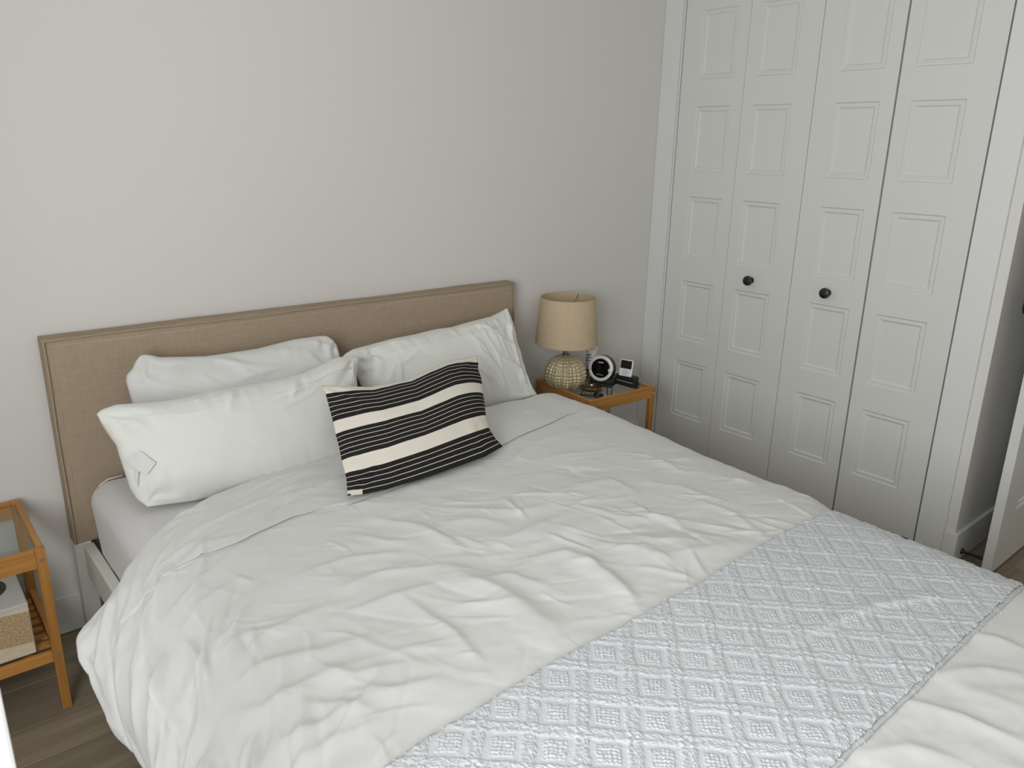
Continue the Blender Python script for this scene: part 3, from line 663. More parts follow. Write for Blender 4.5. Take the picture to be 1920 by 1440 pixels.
def wr(n, W_, H_, seed, ang, spread, xr, yr, lr, ar, wr_):
    r = np.random.RandomState(seed); out = []
    for _ in range(n):
        x, y = r.uniform(*xr) * W_, r.uniform(*yr) * H_; a = R(ang) + R(r.normal(0, spread)); Ln = r.uniform(*lr); b = r.normal(0, 0.35); pts = [(x, y)]
        for s in range(4): pts.append((pts[-1][0] + math.cos(a) * Ln / 4, pts[-1][1] + math.sin(a) * Ln / 4)); a += b / 4
        out.append((pts, r.uniform(*ar), r.uniform(*wr_), 1.8))
    return out

# back left pillow, leaning on the headboard
p1, _, _ = pillow('pillow',
    [(0.339, -0.128, 0.823), (0.353, -0.128, 0.824), (0.371, -0.13, 0.819), (0.385, -0.132, 0.812), (0.444, -0.134, 0.804), (0.508, -0.136, 0.796), (0.573, -0.136, 0.795), (0.662, -0.136, 0.795), (0.734, -0.134, 0.802), (0.783, -0.133, 0.806), (0.862, -0.133, 0.805), (0.887, -0.134, 0.802), (0.905, -0.139, 0.788)],
    [(0.905, -0.139, 0.788), (0.916, -0.145, 0.766), (0.918, -0.154, 0.736), (0.915, -0.19, 0.62), (0.905, -0.215, 0.50)],
    [(0.310, -0.215, 0.500), (0.6, -0.235, 0.494), (0.905, -0.215, 0.50)],
    [(0.339, -0.128, 0.823), (0.323, -0.133, 0.808), (0.314, -0.137, 0.792), (0.296, -0.141, 0.779), (0.291, -0.146, 0.764), (0.293, -0.153, 0.74), (0.296, -0.165, 0.70), (0.303, -0.19, 0.60), (0.310, -0.215, 0.500)],
    0.115, 3, m_cotton, 130, 80, pucker=0.0045, lump=0.009,
    wrink=wr(12, 0.6, 0.33, 1, -28, 14, (0.05, 0.8), (0.7, 1.0), (0.10, 0.24), (0.003, 0.0065), (0.005, 0.010)))
tag(p1, 'white pillow leaning on the headboard behind the other left pillow', 'pillow', 'white bed pillows')
# front left pillow
p2, P2v, n2v = pillow('pillow',
    [(0.181, -0.300, 0.737), (0.195, -0.297, 0.745), (0.228, -0.293, 0.750), (0.297, -0.295, 0.742), (0.351, -0.297, 0.738), (0.408, -0.297, 0.738), (0.46, -0.295, 0.741), (0.509, -0.295, 0.741), (0.571, -0.295, 0.740), (0.658, -0.295, 0.740), (0.727, -0.294, 0.745), (0.782, -0.289, 0.757), (0.828, -0.285, 0.770), (0.853, -0.285, 0.772), (0.901, -0.287, 0.767), (0.914, -0.291, 0.757)],
    [(0.914, -0.291, 0.757), (0.900, -0.301, 0.735), (0.888, -0.311, 0.711), (0.880, -0.33, 0.67), (0.885, -0.37, 0.58), (0.905, -0.41, 0.500)],
    [(0.245, -0.400, 0.506), (0.35, -0.415, 0.497), (0.6, -0.425, 0.492), (0.905, -0.41, 0.500)],
    [(0.181, -0.300, 0.737), (0.187, -0.311, 0.712), (0.198, -0.324, 0.682), (0.208, -0.334, 0.659), (0.209, -0.343, 0.638), (0.211, -0.354, 0.613), (0.213, -0.365, 0.589), (0.216, -0.379, 0.556), (0.226, -0.389, 0.528), (0.245, -0.400, 0.506)],
    0.150, 8, m_cotton2, 190, 96, expo=3.0, pucker=0.0042, lump=0.006,
    wrink=wr(16, 0.72, 0.31, 2, 3, 7, (0.15, 0.8), (0.62, 0.9), (0.08, 0.24), (0.002, 0.0042), (0.0035, 0.006)) + wr(13, 0.72, 0.31, 3, 75, 16, (0.25, 0.9), (0.66, 0.92), (0.03, 0.08), (0.004, 0.008), (0.006, 0.010)) + wr(5, 0.72, 0.31, 13, -40, 12, (0.78, 0.92), (0.5, 0.95), (0.06, 0.12), (0.003, 0.007), (0.008, 0.014)))
tag(p2, 'long white pillow in front of another at the left, with a care tag', 'pillow', 'white bed pillows')
# flat hem along the open end of the pillow case and the seam near its upper edge
fr2 = P2v[0]; nyy, nxx = fr2.shape[:2]
seam_of(p2, [fr2[int(nyy * 0.86) - int(2 * math.sin(i_ * 0.05)), i_] + n2v * 0.0008 for i_ in range(int(nxx * 0.12), int(nxx * 0.97), 3)], n2v, 0.0011)
seam_of(p2, [fr2[j_, int(nxx * 0.963)] + n2v * 0.0006 for j_ in range(int(nyy * 0.35), nyy - 2, 3)], n2v, 0.0011)
# right pillow
p3, P3v, n3v = pillow('pillow',
    [(0.922, -0.166, 0.736), (0.935, -0.162, 0.743), (0.964, -0.158, 0.752), (1.026, -0.156, 0.757), (1.112, -0.152, 0.764), (1.2, -0.151, 0.766), (1.293, -0.148, 0.772), (1.354, -0.149, 0.770), (1.414, -0.146, 0.776), (1.538, -0.142, 0.785), (1.59, -0.136, 0.796), (1.624, -0.132, 0.806)],
    [(1.624, -0.132, 0.806), (1.626, -0.146, 0.779), (1.624, -0.169, 0.733), (1.622, -0.197, 0.675), (1.624, -0.224, 0.621), (1.628, -0.251, 0.567), (1.636, -0.271, 0.528), (1.650, -0.285, 0.500)],
    [(1.000, -0.270, 0.498), (1.3, -0.300, 0.492), (1.650, -0.285, 0.500)],
    [(0.922, -0.166, 0.736), (0.935, -0.185, 0.70), (0.955, -0.20, 0.665), (0.97, -0.225, 0.60), (1.000, -0.270, 0.498)],
    0.150, 15, m_cotton2, 190, 110, expo=2.8, pucker=0.006, lump=0.008,
    wrink=wr(30, 0.7, 0.34, 5, -62, 14, (0.55, 0.98), (0.35, 1.0), (0.06, 0.2), (0.003, 0.0075), (0.0035, 0.007)) + wr(22, 0.7, 0.34, 6, 12, 14, (0.05, 0.7), (0.6, 0.97), (0.06, 0.2), (0.0025, 0.006), (0.0035, 0.007)) + wr(12, 0.7, 0.34, 16, 85, 8, (0.86, 0.97), (0.05, 0.8), (0.08, 0.2), (0.002, 0.005), (0.004, 0.008)) + wr(10, 0.7, 0.34, 17, 60, 12, (0.02, 0.16), (0.35, 0.9), (0.05, 0.12), (0.003, 0.007), (0.005, 0.010)))
tag(p3, 'crinkled white pillow on the right side of the bed nearest the lamp', 'pillow', 'white bed pillows')
seam_of(p3, [P3v[0][int(P3v.shape[1] * 0.85), i_] + n3v * 0.0008 for i_ in range(14, 182, 3)], n3v, 0.0011)
# care tag on the front left pillow
tgp = [(0.211, -0.4475, 0.618), (0.252, -0.4525, 0.603), (0.270, -0.4545, 0.572), (0.240, -0.4550, 0.552), (0.222, -0.452, 0.575)]
ny_, nx_ = P2v.shape[1:3]
def on_p2(u_, v_, off=0.003):
    q = P2v[0, int(v_ * (ny_ - 1)), int(u_ * (nx_ - 1))]; return (q[0], q[1] - off, q[2] + off * 0.3)
q = [on_p2(0.006, 0.56, 0.001), on_p2(0.065, 0.545, 0.004), on_p2(0.098, 0.42, 0.008), on_p2(0.062, 0.33, 0.010), on_p2(0.042, 0.37, 0.007), on_p2(0.022, 0.24, 0.003)]
me = meshd('care_tag', q, [(0, 1, 4), (1, 2, 3, 4), (0, 4, 5)]); ct = link('care_tag', me, m_cotton, None); so = ct.modifiers.new('t', 'SOLIDIFY'); so.thickness = 0.0008
ct.parent = p2; ct['label'] = 'white care tag folded over the pillow edge'

# striped cushion -----------------------------------------------------
m_str = bpy.data.materials.new('striped_woven_cotton'); m_str.use_nodes = True; nt = m_str.node_tree; b = nt.nodes['Principled BSDF']; b.inputs['Roughness'].default_value = 0.9; b.inputs['Specular IOR Level'].default_value = 0.12
uvn = nd(nt, 'ShaderNodeUVMap'); sep = nd(nt, 'ShaderNodeSeparateXYZ'); nt.links.new(uvn.outputs[0], sep.inputs[0])
def mth(op, a_, b_=None, c_=None):
    n_ = nd(nt, 'ShaderNodeMath', operation=op)
    for i_, q_ in enumerate((a_, b_, c_)):
        if q_ is None: continue
        if isinstance(q_, (int, float)): n_.inputs[i_].default_value = q_
        else: nt.links.new(q_, n_.inputs[i_])
    return n_.outputs[0]
vfl = mth('SUBTRACT', 1.0, sep.outputs['Y'])                   # 0 at the top
tot = None
for (a_, b_, nl) in ((0.080, 0.340, 6), (0.450, 0.680, 6), (0.800, 1.03, 5.6)):
    inside_ = mth('MULTIPLY', mth('GREATER_THAN', vfl, a_), mth('LESS_THAN', vfl, b_))
    q_ = mth('MULTIPLY', mth('SUBTRACT', vfl, a_), nl / (b_ - a_)); fr_ = mth('FRACT', q_)
    ln_ = mth('MULTIPLY', mth('GREATER_THAN', fr_, 0.895), mth('LESS_THAN', q_, nl - 0.5))
    blk = mth('MULTIPLY', inside_, mth('SUBTRACT', 1.0, ln_)); tot = blk if tot is None else mth('ADD', tot, blk)
# twill specks in the black stripes
su = mth('MULTIPLY', sep.outputs['X'], 230.0); sv = mth('MULTIPLY', vfl, 150.0)
tw = mth('LESS_THAN', mth('FRACT', mth('ADD', mth('MULTIPLY', su, 0.5), mth('PINGPONG', sv, 2.0))), 0.30)
wn = nd(nt, 'ShaderNodeTexNoise'); wn.inputs['Scale'].default_value = 900
tcc = nd(nt, 'ShaderNodeTexCoord'); nt.links.new(tcc.outputs['Object'], wn.inputs['Vector'])
spk = mth('MULTIPLY', tw, mth('GREATER_THAN', wn.outputs['Fac'], 0.47))
corner_ = mth('MULTIPLY', mth('LESS_THAN', sep.outputs['X'], 0.075), mth('GREATER_THAN', vfl, 0.955)); tot = mth('MULTIPLY', tot, mth('SUBTRACT', 1.0, corner_))
mxb = nd(nt, 'ShaderNodeMix', data_type='RGBA'); mxb.inputs['A'].default_value = (0.011, 0.0105, 0.0115, 1); mxb.inputs['B'].default_value = (0.075, 0.07, 0.065, 1); nt.links.new(spk, mxb.inputs['Factor'])
mxa = nd(nt, 'ShaderNodeMix', data_type='RGBA'); mxa.inputs['A'].default_value = (0.80, 0.755, 0.665, 1); nt.links.new(mxb.outputs['Result'], mxa.inputs['B']); nt.links.new(tot, mxa.inputs['Factor'])
nt.links.new(mxa.outputs['Result'], b.inputs['Base Color'])
bpn = nd(nt, 'ShaderNodeBump'); bpn.inputs['Strength'].default_value = 0.35; bpn.inputs['Distance'].default_value = 0.0008; nt.links.new(wn.outputs['Fac'], bpn.inputs['Height']); nt.links.new(bpn.outputs[0], b.inputs['Normal'])
cu_o, CUv, ncv = pillow('cushion',
    [(0.706, -0.458, 0.752), (0.76, -0.468, 0.744), (0.833, -0.485, 0.731), (0.889, -0.486, 0.730), (0.952, -0.486, 0.729), (1.008, -0.477, 0.737), (1.1, -0.459, 0.751), (1.144, -0.455, 0.754), (1.233, -0.457, 0.752)],
    [(1.233, -0.457, 0.752), (1.224, -0.478, 0.736), (1.210, -0.493, 0.724), (1.202, -0.52, 0.703), (1.178, -0.56, 0.675), (1.154, -0.60, 0.645), (1.134, -0.635, 0.612), (1.127, -0.658, 0.592), (1.127, -0.685, 0.572), (1.134, -0.712, 0.553)],
    [(0.622, -0.735, 0.553), (0.664, -0.742, 0.548), (0.726, -0.745, 0.545), (0.83, -0.745, 0.545), (0.941, -0.740, 0.546), (1.053, -0.732, 0.548), (1.134, -0.712, 0.553)],
    [(0.706, -0.458, 0.752), (0.703, -0.48, 0.734), (0.688, -0.542, 0.685), (0.679, -0.569, 0.664), (0.669, -0.609, 0.632), (0.656, -0.648, 0.602), (0.644, -0.69, 0.578), (0.622, -0.735, 0.553)],
    0.105, 31, m_str, 170, 116, expo=2.4, pw=0.75, pucker=0.0018, lump=0.005, slump=0.25, back=0.5,
    wrink=wr(5, 0.52, 0.33, 9, 10, 14, (0.2, 0.7), (0.3, 0.9), (0.1, 0.2), (0.001, 0.0025), (0.01, 0.02)) + wr(3, 0.52, 0.33, 19, -35, 10, (0.8, 0.95), (0.05, 0.3), (0.05, 0.1), (0.001, 0.003), (0.006, 0.010)))
tag(cu_o, 'small cushion with black and cream woven stripes leaning on the pillows', 'cushion')

# ------------------------------------------------------------------ nightstands
m_slat = m_bam[0]
m_screw = mat('steel_screw', (0.6, 0.6, 0.58), 0.3, 0.9)
bam_d = [wood('brown_bamboo_%s' % 'xyz'[a], (0.20, 0.085, 0.028), (0.27, 0.125, 0.045), (0.33, 0.165, 0.065), a, 60, 0.45, 0.04) for a in range(3)]
def nightstand(loc, rz, label, W_=0.36, D_=0.344):
    r = root('nightstand', loc, rz); tag(r, label, 'nightstand', 'bamboo nightstands beside the bed')
    # local: origin = front-left-bottom corner ; x right, y back
    t = 0.022
    for (x, y) in ((0, 0), (W_ - t, 0), (0, D_ - t), (W_ - t, D_ - t)):
        lg = box('leg', x, x + t, y, y + t, 0, 0.45, m_bam[2], r, 0.0015)
        if y == 0:
            for zz in (0.423, 0.158):
                lathe('screw', [(0.0048, 0), (0.0048, 0.0012), (0.0032, 0.0014), (0.0, 0.0006)], m_screw, lg, 16, loc=(x + t / 2, 0, zz), rot=(R(90), 0, 0))
    def rail(name, x0, x1, y0, y1, z0, z1, ax): return box(name, x0, x1, y0, y1, z0, z1, m_bam[ax], r, 0.0015)
    rail('top_rail', t, W_ - t, 0.001, 0.015, 0.402, 0.4495, 0); rail('top_rail', t, W_ - t, D_ - 0.015, D_ - 0.001, 0.402, 0.4495, 0)
    rail('top_rail', 0.001, 0.015, t, D_ - t, 0.415, 0.4495, 1); rail('top_rail', W_ - 0.015, W_ - 0.001, t, D_ - t, 0.415, 0.4495, 1)
    rail('lower_rail', t, W_ - t, 0.003, 0.017, 0.142, 0.170, 0); rail('lower_rail', t, W_ - t, D_ - 0.017, D_ - 0.003, 0.142, 0.170, 0)
    rail('lower_rail', 0.002, 0.018, t, D_ - t, 0.142, 0.186, 1); rail('lower_rail', W_ - 0.018, W_ - 0.002, t, D_ - t, 0.142, 0.186, 1)
    box('support', 0.06, 0.08, 0.018, D_ - 0.018, 0.150, 0.164, m_bam[1], r, 0.001); box('support', W_ - 0.08, W_ - 0.06, 0.018, D_ - 0.018, 0.150, 0.164, m_bam[1], r, 0.001)
    sl = None; n = 7; pitch = (D_ - 2 * t - 0.02) / n
    for k in range(n):
        y = 0.036 + k * pitch
        if sl is None: sl = box('slat', 0.019, W_ - 0.019, 0, pitch * 0.60, 0.1645, 0.1725, m_slat, r, 0.001); sl.location = (0, y, 0)
        else: o = sl.copy(); COL.objects.link(o); o.parent = r; o.location = (0, y, 0)
    gl = box('glass_top', 0.0155, W_ - 0.0155, 0.0155, D_ - 0.0155, 0.4385, 0.4430, m_glass, r, 0.0005, 1); gl['label'] = 'clear glass top'
    return r
n1 = nightstand((0.020 - 0.36, -0.3600, 0), 0, 'light bamboo nightstand with a glass top left of the bed, holding a printed box')
n2 = nightstand((1.862, -0.352, 0), R(-3.9), 'light bamboo nightstand right of the bed carrying the lamp', 0.357, 0.338)
ZG = 0.4432

# printed box on the lower shelf of the left nightstand
pb = root('printed_box', (-0.20, -0.21, 0.1727)); tag(pb, 'white printed box with sandy front on the left nightstand shelf', 'box')
m_box = mat('white_box_card', (0.55, 0.53, 0.50), 0.6)
bm = bmesh.new(); add_box(bm, -0.125, 0.168, -0.130, 0.150, 0, 0.140, 0.003); bmobj('carton', bm, m_box, pb)
m_sand = mat('sandy_print', (0.62, 0.47, 0.27), 0.7, var=((0.30, 0.19, 0.09), 260, (1, 1, 1), 4)); m_grain = mat('pale_wood_print', (0.62, 0.50, 0.36), 0.6, var=((0.72, 0.64, 0.52), 30, (1, 1, 9), 3))
def quad(name, pts, m_, par): return link(name, meshd(name, pts, [tuple(range(len(pts)))]), m_, par)
quad('front_print', [(-0.123, -0.1303, 0.003), (0.166, -0.1303, 0.003), (0.166, -0.1303, 0.128), (-0.123, -0.1303, 0.128)], m_grain, pb)
quad('sand_print', [(-0.123, -0.1307, 0.060), (0.02, -0.1307, 0.052), (0.09, -0.1307, 0.040), (0.166, -0.1307, 0.032), (0.166, -0.1307, 0.118), (0.10, -0.1307, 0.124), (0.0, -0.1307, 0.112), (-0.123, -0.1307, 0.098)], m_sand, pb)
m_blk2 = mat('black_print', (0.02, 0.018, 0.017), 0.35, var=((0.05, 0.045, 0.045), 8, (1, 5, 1), 2))
lathe('round_print', [(0.0, 0.1408), (0.062, 0.1408)], m_blk2, pb, 48, False, loc=(0.078, -0.012, 0))
wv = [(0.03, 0.005), (0.062, 0.030), (0.088, 0.034), (0.094, 0.018), (0.078, 0.004), (0.108, -0.008), (0.118, -0.020), (0.09, -0.034), (0.06, -0.044), (0.05, -0.015)]
quad('white_motif', [(x_ - 0.005, y_ - 0.010, 0.1412) for x_, y_ in wv], mat('white_print', (0.7, 0.69, 0.66), 0.5), pb)

# ------------------------------------------------------------------ lamp
lamp = root('table_lamp', (1.935, -0.135, ZG)); tag(lamp, 'table lamp with ribbed urchin base and beige drum shade on the right nightstand', 'lamp')
m_urch = mat('pearl_gold_glaze', (0.50, 0.42, 0.235), 0.30, 0.25, 0.6, var=((0.64, 0.57, 0.38), 14, (1, 1, 1), 2), coat=0.3)
nth, nph = 240, 120
TH, PH = np.meshgrid(np.linspace(0, 2 * np.pi, nth, endpoint=False), np.linspace(0.03, 2.42, nph))
Rr = 0.0835; zc = 0.058
rad = Rr * (1 - 0.0 * PH); sect = (TH * 10 / (2 * np.pi)) % 1
valley = -0.0022 * np.exp(-((np.minimum(sect, 1 - sect)) / 0.085) ** 2)
fade = np.clip(np.sin(PH) * 1.25 - 0.25, 0, 1)
bump_ = np.abs(np.sin(TH * 15)) ** 0.8 * np.abs(np.sin(PH * 17)) ** 0.8 * 0.0068
big = np.exp(-((sect - 0.5) / 0.26) ** 4)
rad = rad - 0.003 + (valley + bump_ * (0.65 + 0.55 * big)) * fade + 0.0015 * np.cos((sect - 0.5) * 2 * np.pi) * fade
ux = rad * np.sin(PH) * np.cos(TH); uy = rad * np.sin(PH) * np.sin(TH); uz = zc + rad * np.cos(PH) * np.where(PH < np.pi / 2, 1.0, 0.84)
uz = uz - uz.min()
i = np.arange(nth * nph).reshape(nph, nth); F = np.stack([i[:-1], np.roll(i[:-1], -1, 1), np.roll(i[1:], -1, 1), i[1:]], -1).reshape(-1, 4)
me = np_mesh('lamp_base', np.stack([ux, uy, uz], -1).reshape(-1, 3), F[:, ::-1]); UT = float(uz.max())
bm = bmesh.new(); bm.from_mesh(me); bmesh.ops.holes_fill(bm, edges=[e for e in bm.edges if e.is_boundary], sides=0); bmesh.ops.recalc_face_normals(bm, faces=bm.faces); bm.to_mesh(me); bm.free()
lb = link('lamp_base', me, m_urch, lamp, True); lb['label'] = 'pearly gold sea urchin shaped base'
m_nick = mat('brushed_nickel', (0.30, 0.28, 0.25), 0.3, 0.9)
lathe('socket', [(0.012, UT - 0.004), (0.0155, UT), (0.0155, UT + 0.004), (0.0105, UT + 0.007), (0.0105, UT + 0.016), (0.0145, UT + 0.018), (0.0145, UT + 0.06), (0.012, UT + 0.065), (0.0, UT + 0.066)], m_nick, lamp, 28)
lathe('bulb', [(0.0, UT + 0.066), (0.013, UT + 0.067), (0.014, UT + 0.08), (0.026, UT + 0.10), (0.030, UT + 0.118), (0.022, UT + 0.14), (0.0, UT + 0.148)], mat('bulb_glass', (0.8, 0.8, 0.78), 0.25), lamp, 28)
zb, zt = 0.181, 0.370
sh = lathe('lamp_shade', [(0.1260, zb), (0.1265, zb + 0.003), (0.1100, zt - 0.002), (0.1092, zt), (0.1076, zt), (0.1072, zt - 0.003), (0.1235, zb + 0.004), (0.1243, zb), (0.1260, zb)], m_shade, lamp, 72, False)
for zz, rr_ in ((zb + 0.004, 0.1255), (zt - 0.004, 0.1090)):
    e = tube('shade_trim', [(rr_ * math.cos(a_), rr_ * math.sin(a_), zz) for a_ in np.linspace(0, 2 * math.pi, 73)], 0.0018, m_shade, lamp)
bm = bmesh.new(); me = bpy.data.meshes.new('shade_spider')
Vt, Ft = [], []
for a_ in (0.4, 0.4 + 2.094, 0.4 + 4.189):
    d = tube_data('t', [(0.012 * math.cos(a_), 0.012 * math.sin(a_), zt - 0.035), (0.07 * math.cos(a_), 0.07 * math.sin(a_), zt - 0.03), (0.1065 * math.cos(a_), 0.1065 * math.sin(a_), zt - 0.004)], 0.0014, 6)
    o_ = len(Vt); Vt += [tuple(v_.co) for v_ in d.vertices]; Ft += [tuple(i_ + o_ for i_ in f_.vertices) for f_ in d.polygons]; bpy.data.meshes.remove(d)
link('shade_spider', meshd('shade_spider', Vt, Ft), m_nick, lamp, True)

# ------------------------------------------------------------------ small things on the right nightstand
m_blkp = mat('black_gloss_plastic', (0.008, 0.008, 0.009), 0.22, spec=0.5)
m_blkm = mat('black_matte_plastic', (0.012, 0.012, 0.012), 0.55)
m_silv = mat('silver_plastic', (0.72, 0.70, 0.70), 0.42, 0.25)
m_print = mat('white_lettering', (0.75, 0.75, 0.75), 0.6)
def text(name, body, size, par, mw, m_, bold=0.0):
    c = bpy.data.curves.new(name, 'FONT'); c.body = body; c.size = size; c.align_x = 'CENTER'; c.align_y = 'CENTER'; c.offset = bold; c.extrude = 0.00015; c.resolution_u = 3
    o = bpy.data.objects.new(name, c); COL.objects.link(o); dg = bpy.context.evaluated_depsgraph_get(); dg.update()
    me = bpy.data.meshes.new_from_object(o.evaluated_get(dg)); bpy.data.objects.remove(o); me.materials.clear(); me.materials.append(m_)
    o = bpy.data.objects.new(name, me); COL.objects.link(o); o.parent = par; o.matrix_local = mw; return o
clk = root('clock_radio', (2.062, -0.212, ZG), R(-158 + 90)); clk.scale = (0.93, 0.93, 0.93); tag(clk, 'round clock radio with silver ring and black face beside the lamp', 'clock radio')
# local: face looks to local -y, tilted up
ct_ = bpy.data.objects.new('housing', None)
tilt = Matrix.Translation((0, 0, 0.0775)) @ Matrix.Rotation(R(-10), 4, 'X') @ Matrix.Rotation(R(90), 4, 'X')     # local z of the lathe -> -y
def clk_l(name, prof, m_, par=clk, n=64):
    o = lathe(name, prof, m_, par, n); o.matrix_local = tilt; return o
hs_ = clk_l('housing', [(0.0, -0.050), (0.046, -0.050), (0.0555, -0.046), (0.0575, -0.040), (0.0555, -0.034), (0.0545, -0.008), (0.0565, 0.0)], m_blkp)
clk_l('silver_ring', [(0.0565, -0.010), (0.0572, 0.0), (0.0562, 0.0035), (0.053, 0.005), (0.0435, 0.0032), (0.0425, 0.0010)], m_silv)
clk_l('face', [(0.0430, 0.0018), (0.0, 0.0018)], mat('black_display', (0.004, 0.004, 0.0045), 0.12))
def onface(x, y, z=0.002): return tilt @ Matrix.Translation((x, y, z))
text('lettering', 'SONY', 0.0088, clk, onface(0.0, 0.0255), m_print, 0.0002)
text('lettering', 'Dream Machine', 0.0052, clk, onface(0.0, -0.0285), m_print)
for (x_, y_, r_) in ((0.0465, -0.004, 0.0098), (-0.0468, -0.004, 0.0062), (-0.0455, 0.019, 0.0072)):
    k_ = lathe('button', [(r_, 0.003), (r_, 0.0062), (r_ * 0.85, 0.0075), (0, 0.0082)] if x_ > 0 else [(r_, 0.003), (r_, 0.0052), (0, 0.0056)], m_silv, clk, 28); k_.matrix_local = tilt @ Matrix.Translation((x_, y_, 0))
    if x_ < 0: e_ = lathe('button_outline', [(r_, 0.0048), (r_ + 0.0007, 0.0057), (r_ + 0.0012, 0.0048)], m_blkm, clk, 28, False); e_.matrix_local = tilt @ Matrix.Translation((x_, y_, 0))
bm = bmesh.new(); add_box(bm, -0.052, 0.060, 0.004, 0.062, 0.0, 0.034, 0.006, 3); add_box(bm, -0.010, 0.060, -0.022, 0.010, 0.0, 0.014, 0.005, 3); add_box(bm, -0.012, 0.052, -0.008, 0.03, 0.010, 0.030, 0.006, 3); add_box(bm, -0.050, -0.034, -0.014, 0.01, 0.0, 0.012, 0.004, 2)
bmobj('stand', bm, m_blkm, clk)

dk = root('charging_dock', (2.146, -0.283, ZG), R(-90 + 6)); tag(dk, 'small black charging dock holding a white music player', 'dock')
bm = bmesh.new(); add_box(bm, -0.047, 0.047, -0.014, 0.020, 0.0, 0.045, 0.004, 3); bmobj('dock_body', bm, m_blkm, dk)
bm = bmesh.new(); add_box(bm, -0.047, 0.040, -0.0155, -0.0135, 0.0200, 0.0218, 0.0004, 1); bmobj('slot_highlight', bm, m_silv, dk)  # silver strip stands in for the highlight along the dock slot
mp_ = root('music_player', (2.136, -0.284, ZG + 0.038), R(-90 + 18)); mp_.scale = (1.1, 1, 1.05); tag(mp_, 'white rectangular music player with black screen standing in the black dock', 'music player')
tm = Matrix.Rotation(R(-12), 4, 'X')
m_white = mat('white_gloss_plastic', (0.78, 0.79, 0.78), 0.25)
def mpart(name, x0, x1, y0, y1, z0, z1, m_, bv): o = box(name, x0, x1, y0, y1, z0, z1, m_, mp_, bv, 2); o.matrix_local = tm; return o
mpart('player_body', -0.0255, 0.0255, -0.009, -0.001, 0.004, 0.0700, m_white, 0.003); mpart('screen', -0.0222, 0.0222, -0.0096, -0.0088, 0.0345, 0.0665, m_blkp, 0.0002)
wh = lathe('click_wheel', [(0.0, 0.0006), (0.0045, 0.0006), (0.0047, 0.0002), (0.0052, 0.0002), (0.0054, 0.0006), (0.012, 0.0006), (0.0125, 0.0)], mat('pale_grey_plastic', (0.62, 0.62, 0.62), 0.5), mp_, 36); wh.matrix_local = tm @ Matrix.Translation((0, -0.009, 0.0185)) @ Matrix.Rotation(R(90), 4, 'X')

# round amber rimmed dish
ds = root('trinket_dish', (1.982, -0.238, ZG)); tag(ds, 'shallow round dish with amber rim and dark green bottom on the glass', 'dish')
m_amb = mat('amber_glaze', (0.10, 0.038, 0.010), 0.2, 0.3, coat=0.5)
lathe('bowl', [(0.0, 0.0), (0.032, 0.0), (0.040, 0.004), (0.0425, 0.012), (0.0415, 0.0135), (0.0395, 0.013), (0.0375, 0.007), (0.030, 0.0035), (0.0, 0.003)], m_amb, ds, 48)
m_grn = mat('dark_green_glaze', (0.01, 0.045, 0.02), 0.12, var=((0.09, 0.14, 0.03), 60, (1, 1, 1), 2), coat=0.6)
lathe('dish_bottom', [(0.0, 0.0036), (0.031, 0.0042)], m_grn, ds, 40, False)
# remote control
rm = root('remote_control', (1.937, -0.291, ZG), math.atan2(-0.85, 0.527)); tag(rm, 'small flat black remote control with white markings beside the amber dish', 'remote control')
bm = bmesh.new(); add_box(bm, -0.045, 0.045, -0.019, 0.019, 0.0, 0.0065, 0.0025, 2); bmobj('remote_body', bm, m_blkp, rm)
for ix in range(5):
    for iy in range(3):
        if ix == 4 and iy == 1: continue
        x_ = -0.034 + ix * 0.0115 + (0.012 if ix == 4 else 0); y_ = -0.0105 + iy * 0.0105
        o = box('button', x_ - 0.0034, x_ + 0.0034, y_ - 0.0024, y_ + 0.0024, 0.0063, 0.0074, m_blkm, rm, 0.0004, 1); c_ = box('button_mark', x_ - 0.0030, x_ + 0.0030, y_ - 0.0016, y_ + 0.0016, 0.0074, 0.0078, m_print, o)
# hand cream tube standing on its cap behind the clock
tb = root('cream_tube', (2.122, -0.098, ZG), R(-60)); tag(tb, 'white cream tube with dark print standing behind the clock radio', 'tube')
nn = 24; Vt = []; lv = np.linspace(0, 1, 14)
for t_ in lv:
    rx_ = 0.019 + (0.0285 - 0.019) * t_; ry_ = 0.0175 * (1 - t_ ** 2.2) + 0.0012
    for k_ in range(nn): a_ = 2 * math.pi * k_ / nn; Vt.append((rx_ * math.cos(a_), ry_ * math.sin(a_), 0.022 + 0.115 * t_))
Ft = [(i_ * nn + k_, i_ * nn + (k_ + 1) % nn, (i_ + 1) * nn + (k_ + 1) % nn, (i_ + 1) * nn + k_) for i_ in range(13) for k_ in range(nn)] + [tuple(range(nn))[::-1], tuple(13 * nn + k_ for k_ in range(nn))]
link('tube_body', meshd('tube_body', Vt, Ft), mat('white_tube_plastic', (0.66, 0.62, 0.58), 0.4), tb, True)
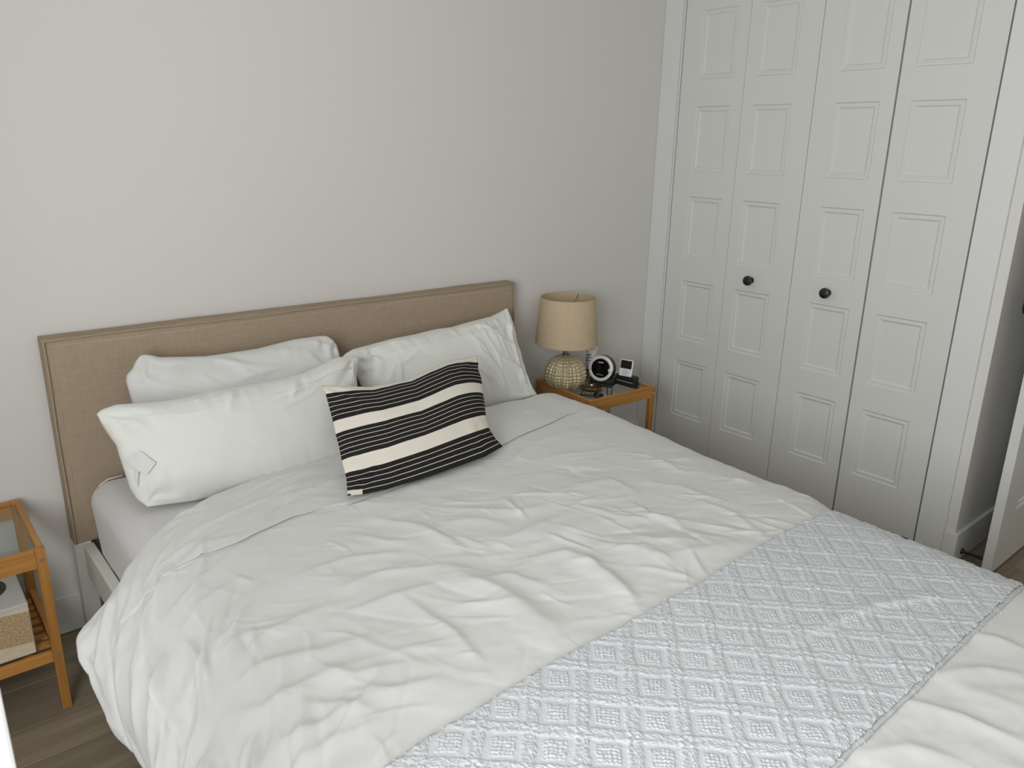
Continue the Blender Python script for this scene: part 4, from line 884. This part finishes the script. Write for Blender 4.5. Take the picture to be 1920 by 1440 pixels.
lathe('cap', [(0.018, 0.0), (0.0185, 0.002), (0.018, 0.022), (0.0, 0.022)], mat('white_cap_plastic', (0.6, 0.55, 0.5), 0.4), tb, 28)
m_dkp = mat('dark_print', (0.03, 0.04, 0.06), 0.6)
def tub(z_, x0_, x1_, h_, nm='print_line'):
    yy_ = -(0.0175 * (1 - ((z_ - 0.022) / 0.115) ** 2.2) + 0.0018); box(nm, x0_, x1_, yy_ - 0.0004, yy_ + 0.002, z_, z_ + h_, m_dkp, tb)
tub(0.127, -0.018, 0.014, 0.0016); tub(0.121, -0.022, 0.016, 0.0008)
for z_, x1_ in ((0.108, -0.012), (0.098, 0.004), (0.093, -0.002), (0.086, 0.008), (0.080, -0.004), (0.072, 0.002)): tub(z_, -0.019, x1_, 0.0026)
# small amber bottle
bt = root('amber_bottle', (2.088, -0.112, ZG)); tag(bt, 'tiny amber bottle with dark cap between lamp and clock radio', 'bottle')
lathe('bottle_body', [(0.0, 0.0), (0.0085, 0.0), (0.009, 0.002), (0.009, 0.022), (0.005, 0.028), (0.005, 0.030), (0.0, 0.030)], mat('amber_glass', (0.20, 0.10, 0.04), 0.15), bt, 24)
lathe('cap', [(0.0062, 0.030), (0.0062, 0.040), (0.0, 0.041)], m_blkm, bt, 20)
# cord hanging below the glass
cd = root('power_cord', (0, 0, 0)); tag(cd, 'thin black power cord hanging under the right nightstand glass', 'cord')
tube('wire', [(2.15, -0.10, ZG + 0.003), (2.19, -0.045, ZG + 0.006), (2.2, -0.0, ZG - 0.0)], 0.0016, m_black, cd) if False else None
tube('wire', [(2.172, -0.150, 0.437), (2.176, -0.152, 0.38), (2.177, -0.15, 0.315), (2.186, -0.148, 0.28), (2.190, -0.15, 0.20), (2.188, -0.10, 0.06), (2.20, -0.06, 0.004)], 0.0018, m_black, cd)
tube('wire', [(2.205, -0.152, 0.437), (2.204, -0.152, 0.38), (2.201, -0.15, 0.31), (2.196, -0.148, 0.27), (2.197, -0.15, 0.20), (2.20, -0.12, 0.06), (2.21, -0.08, 0.004)], 0.0018, m_black, cd)
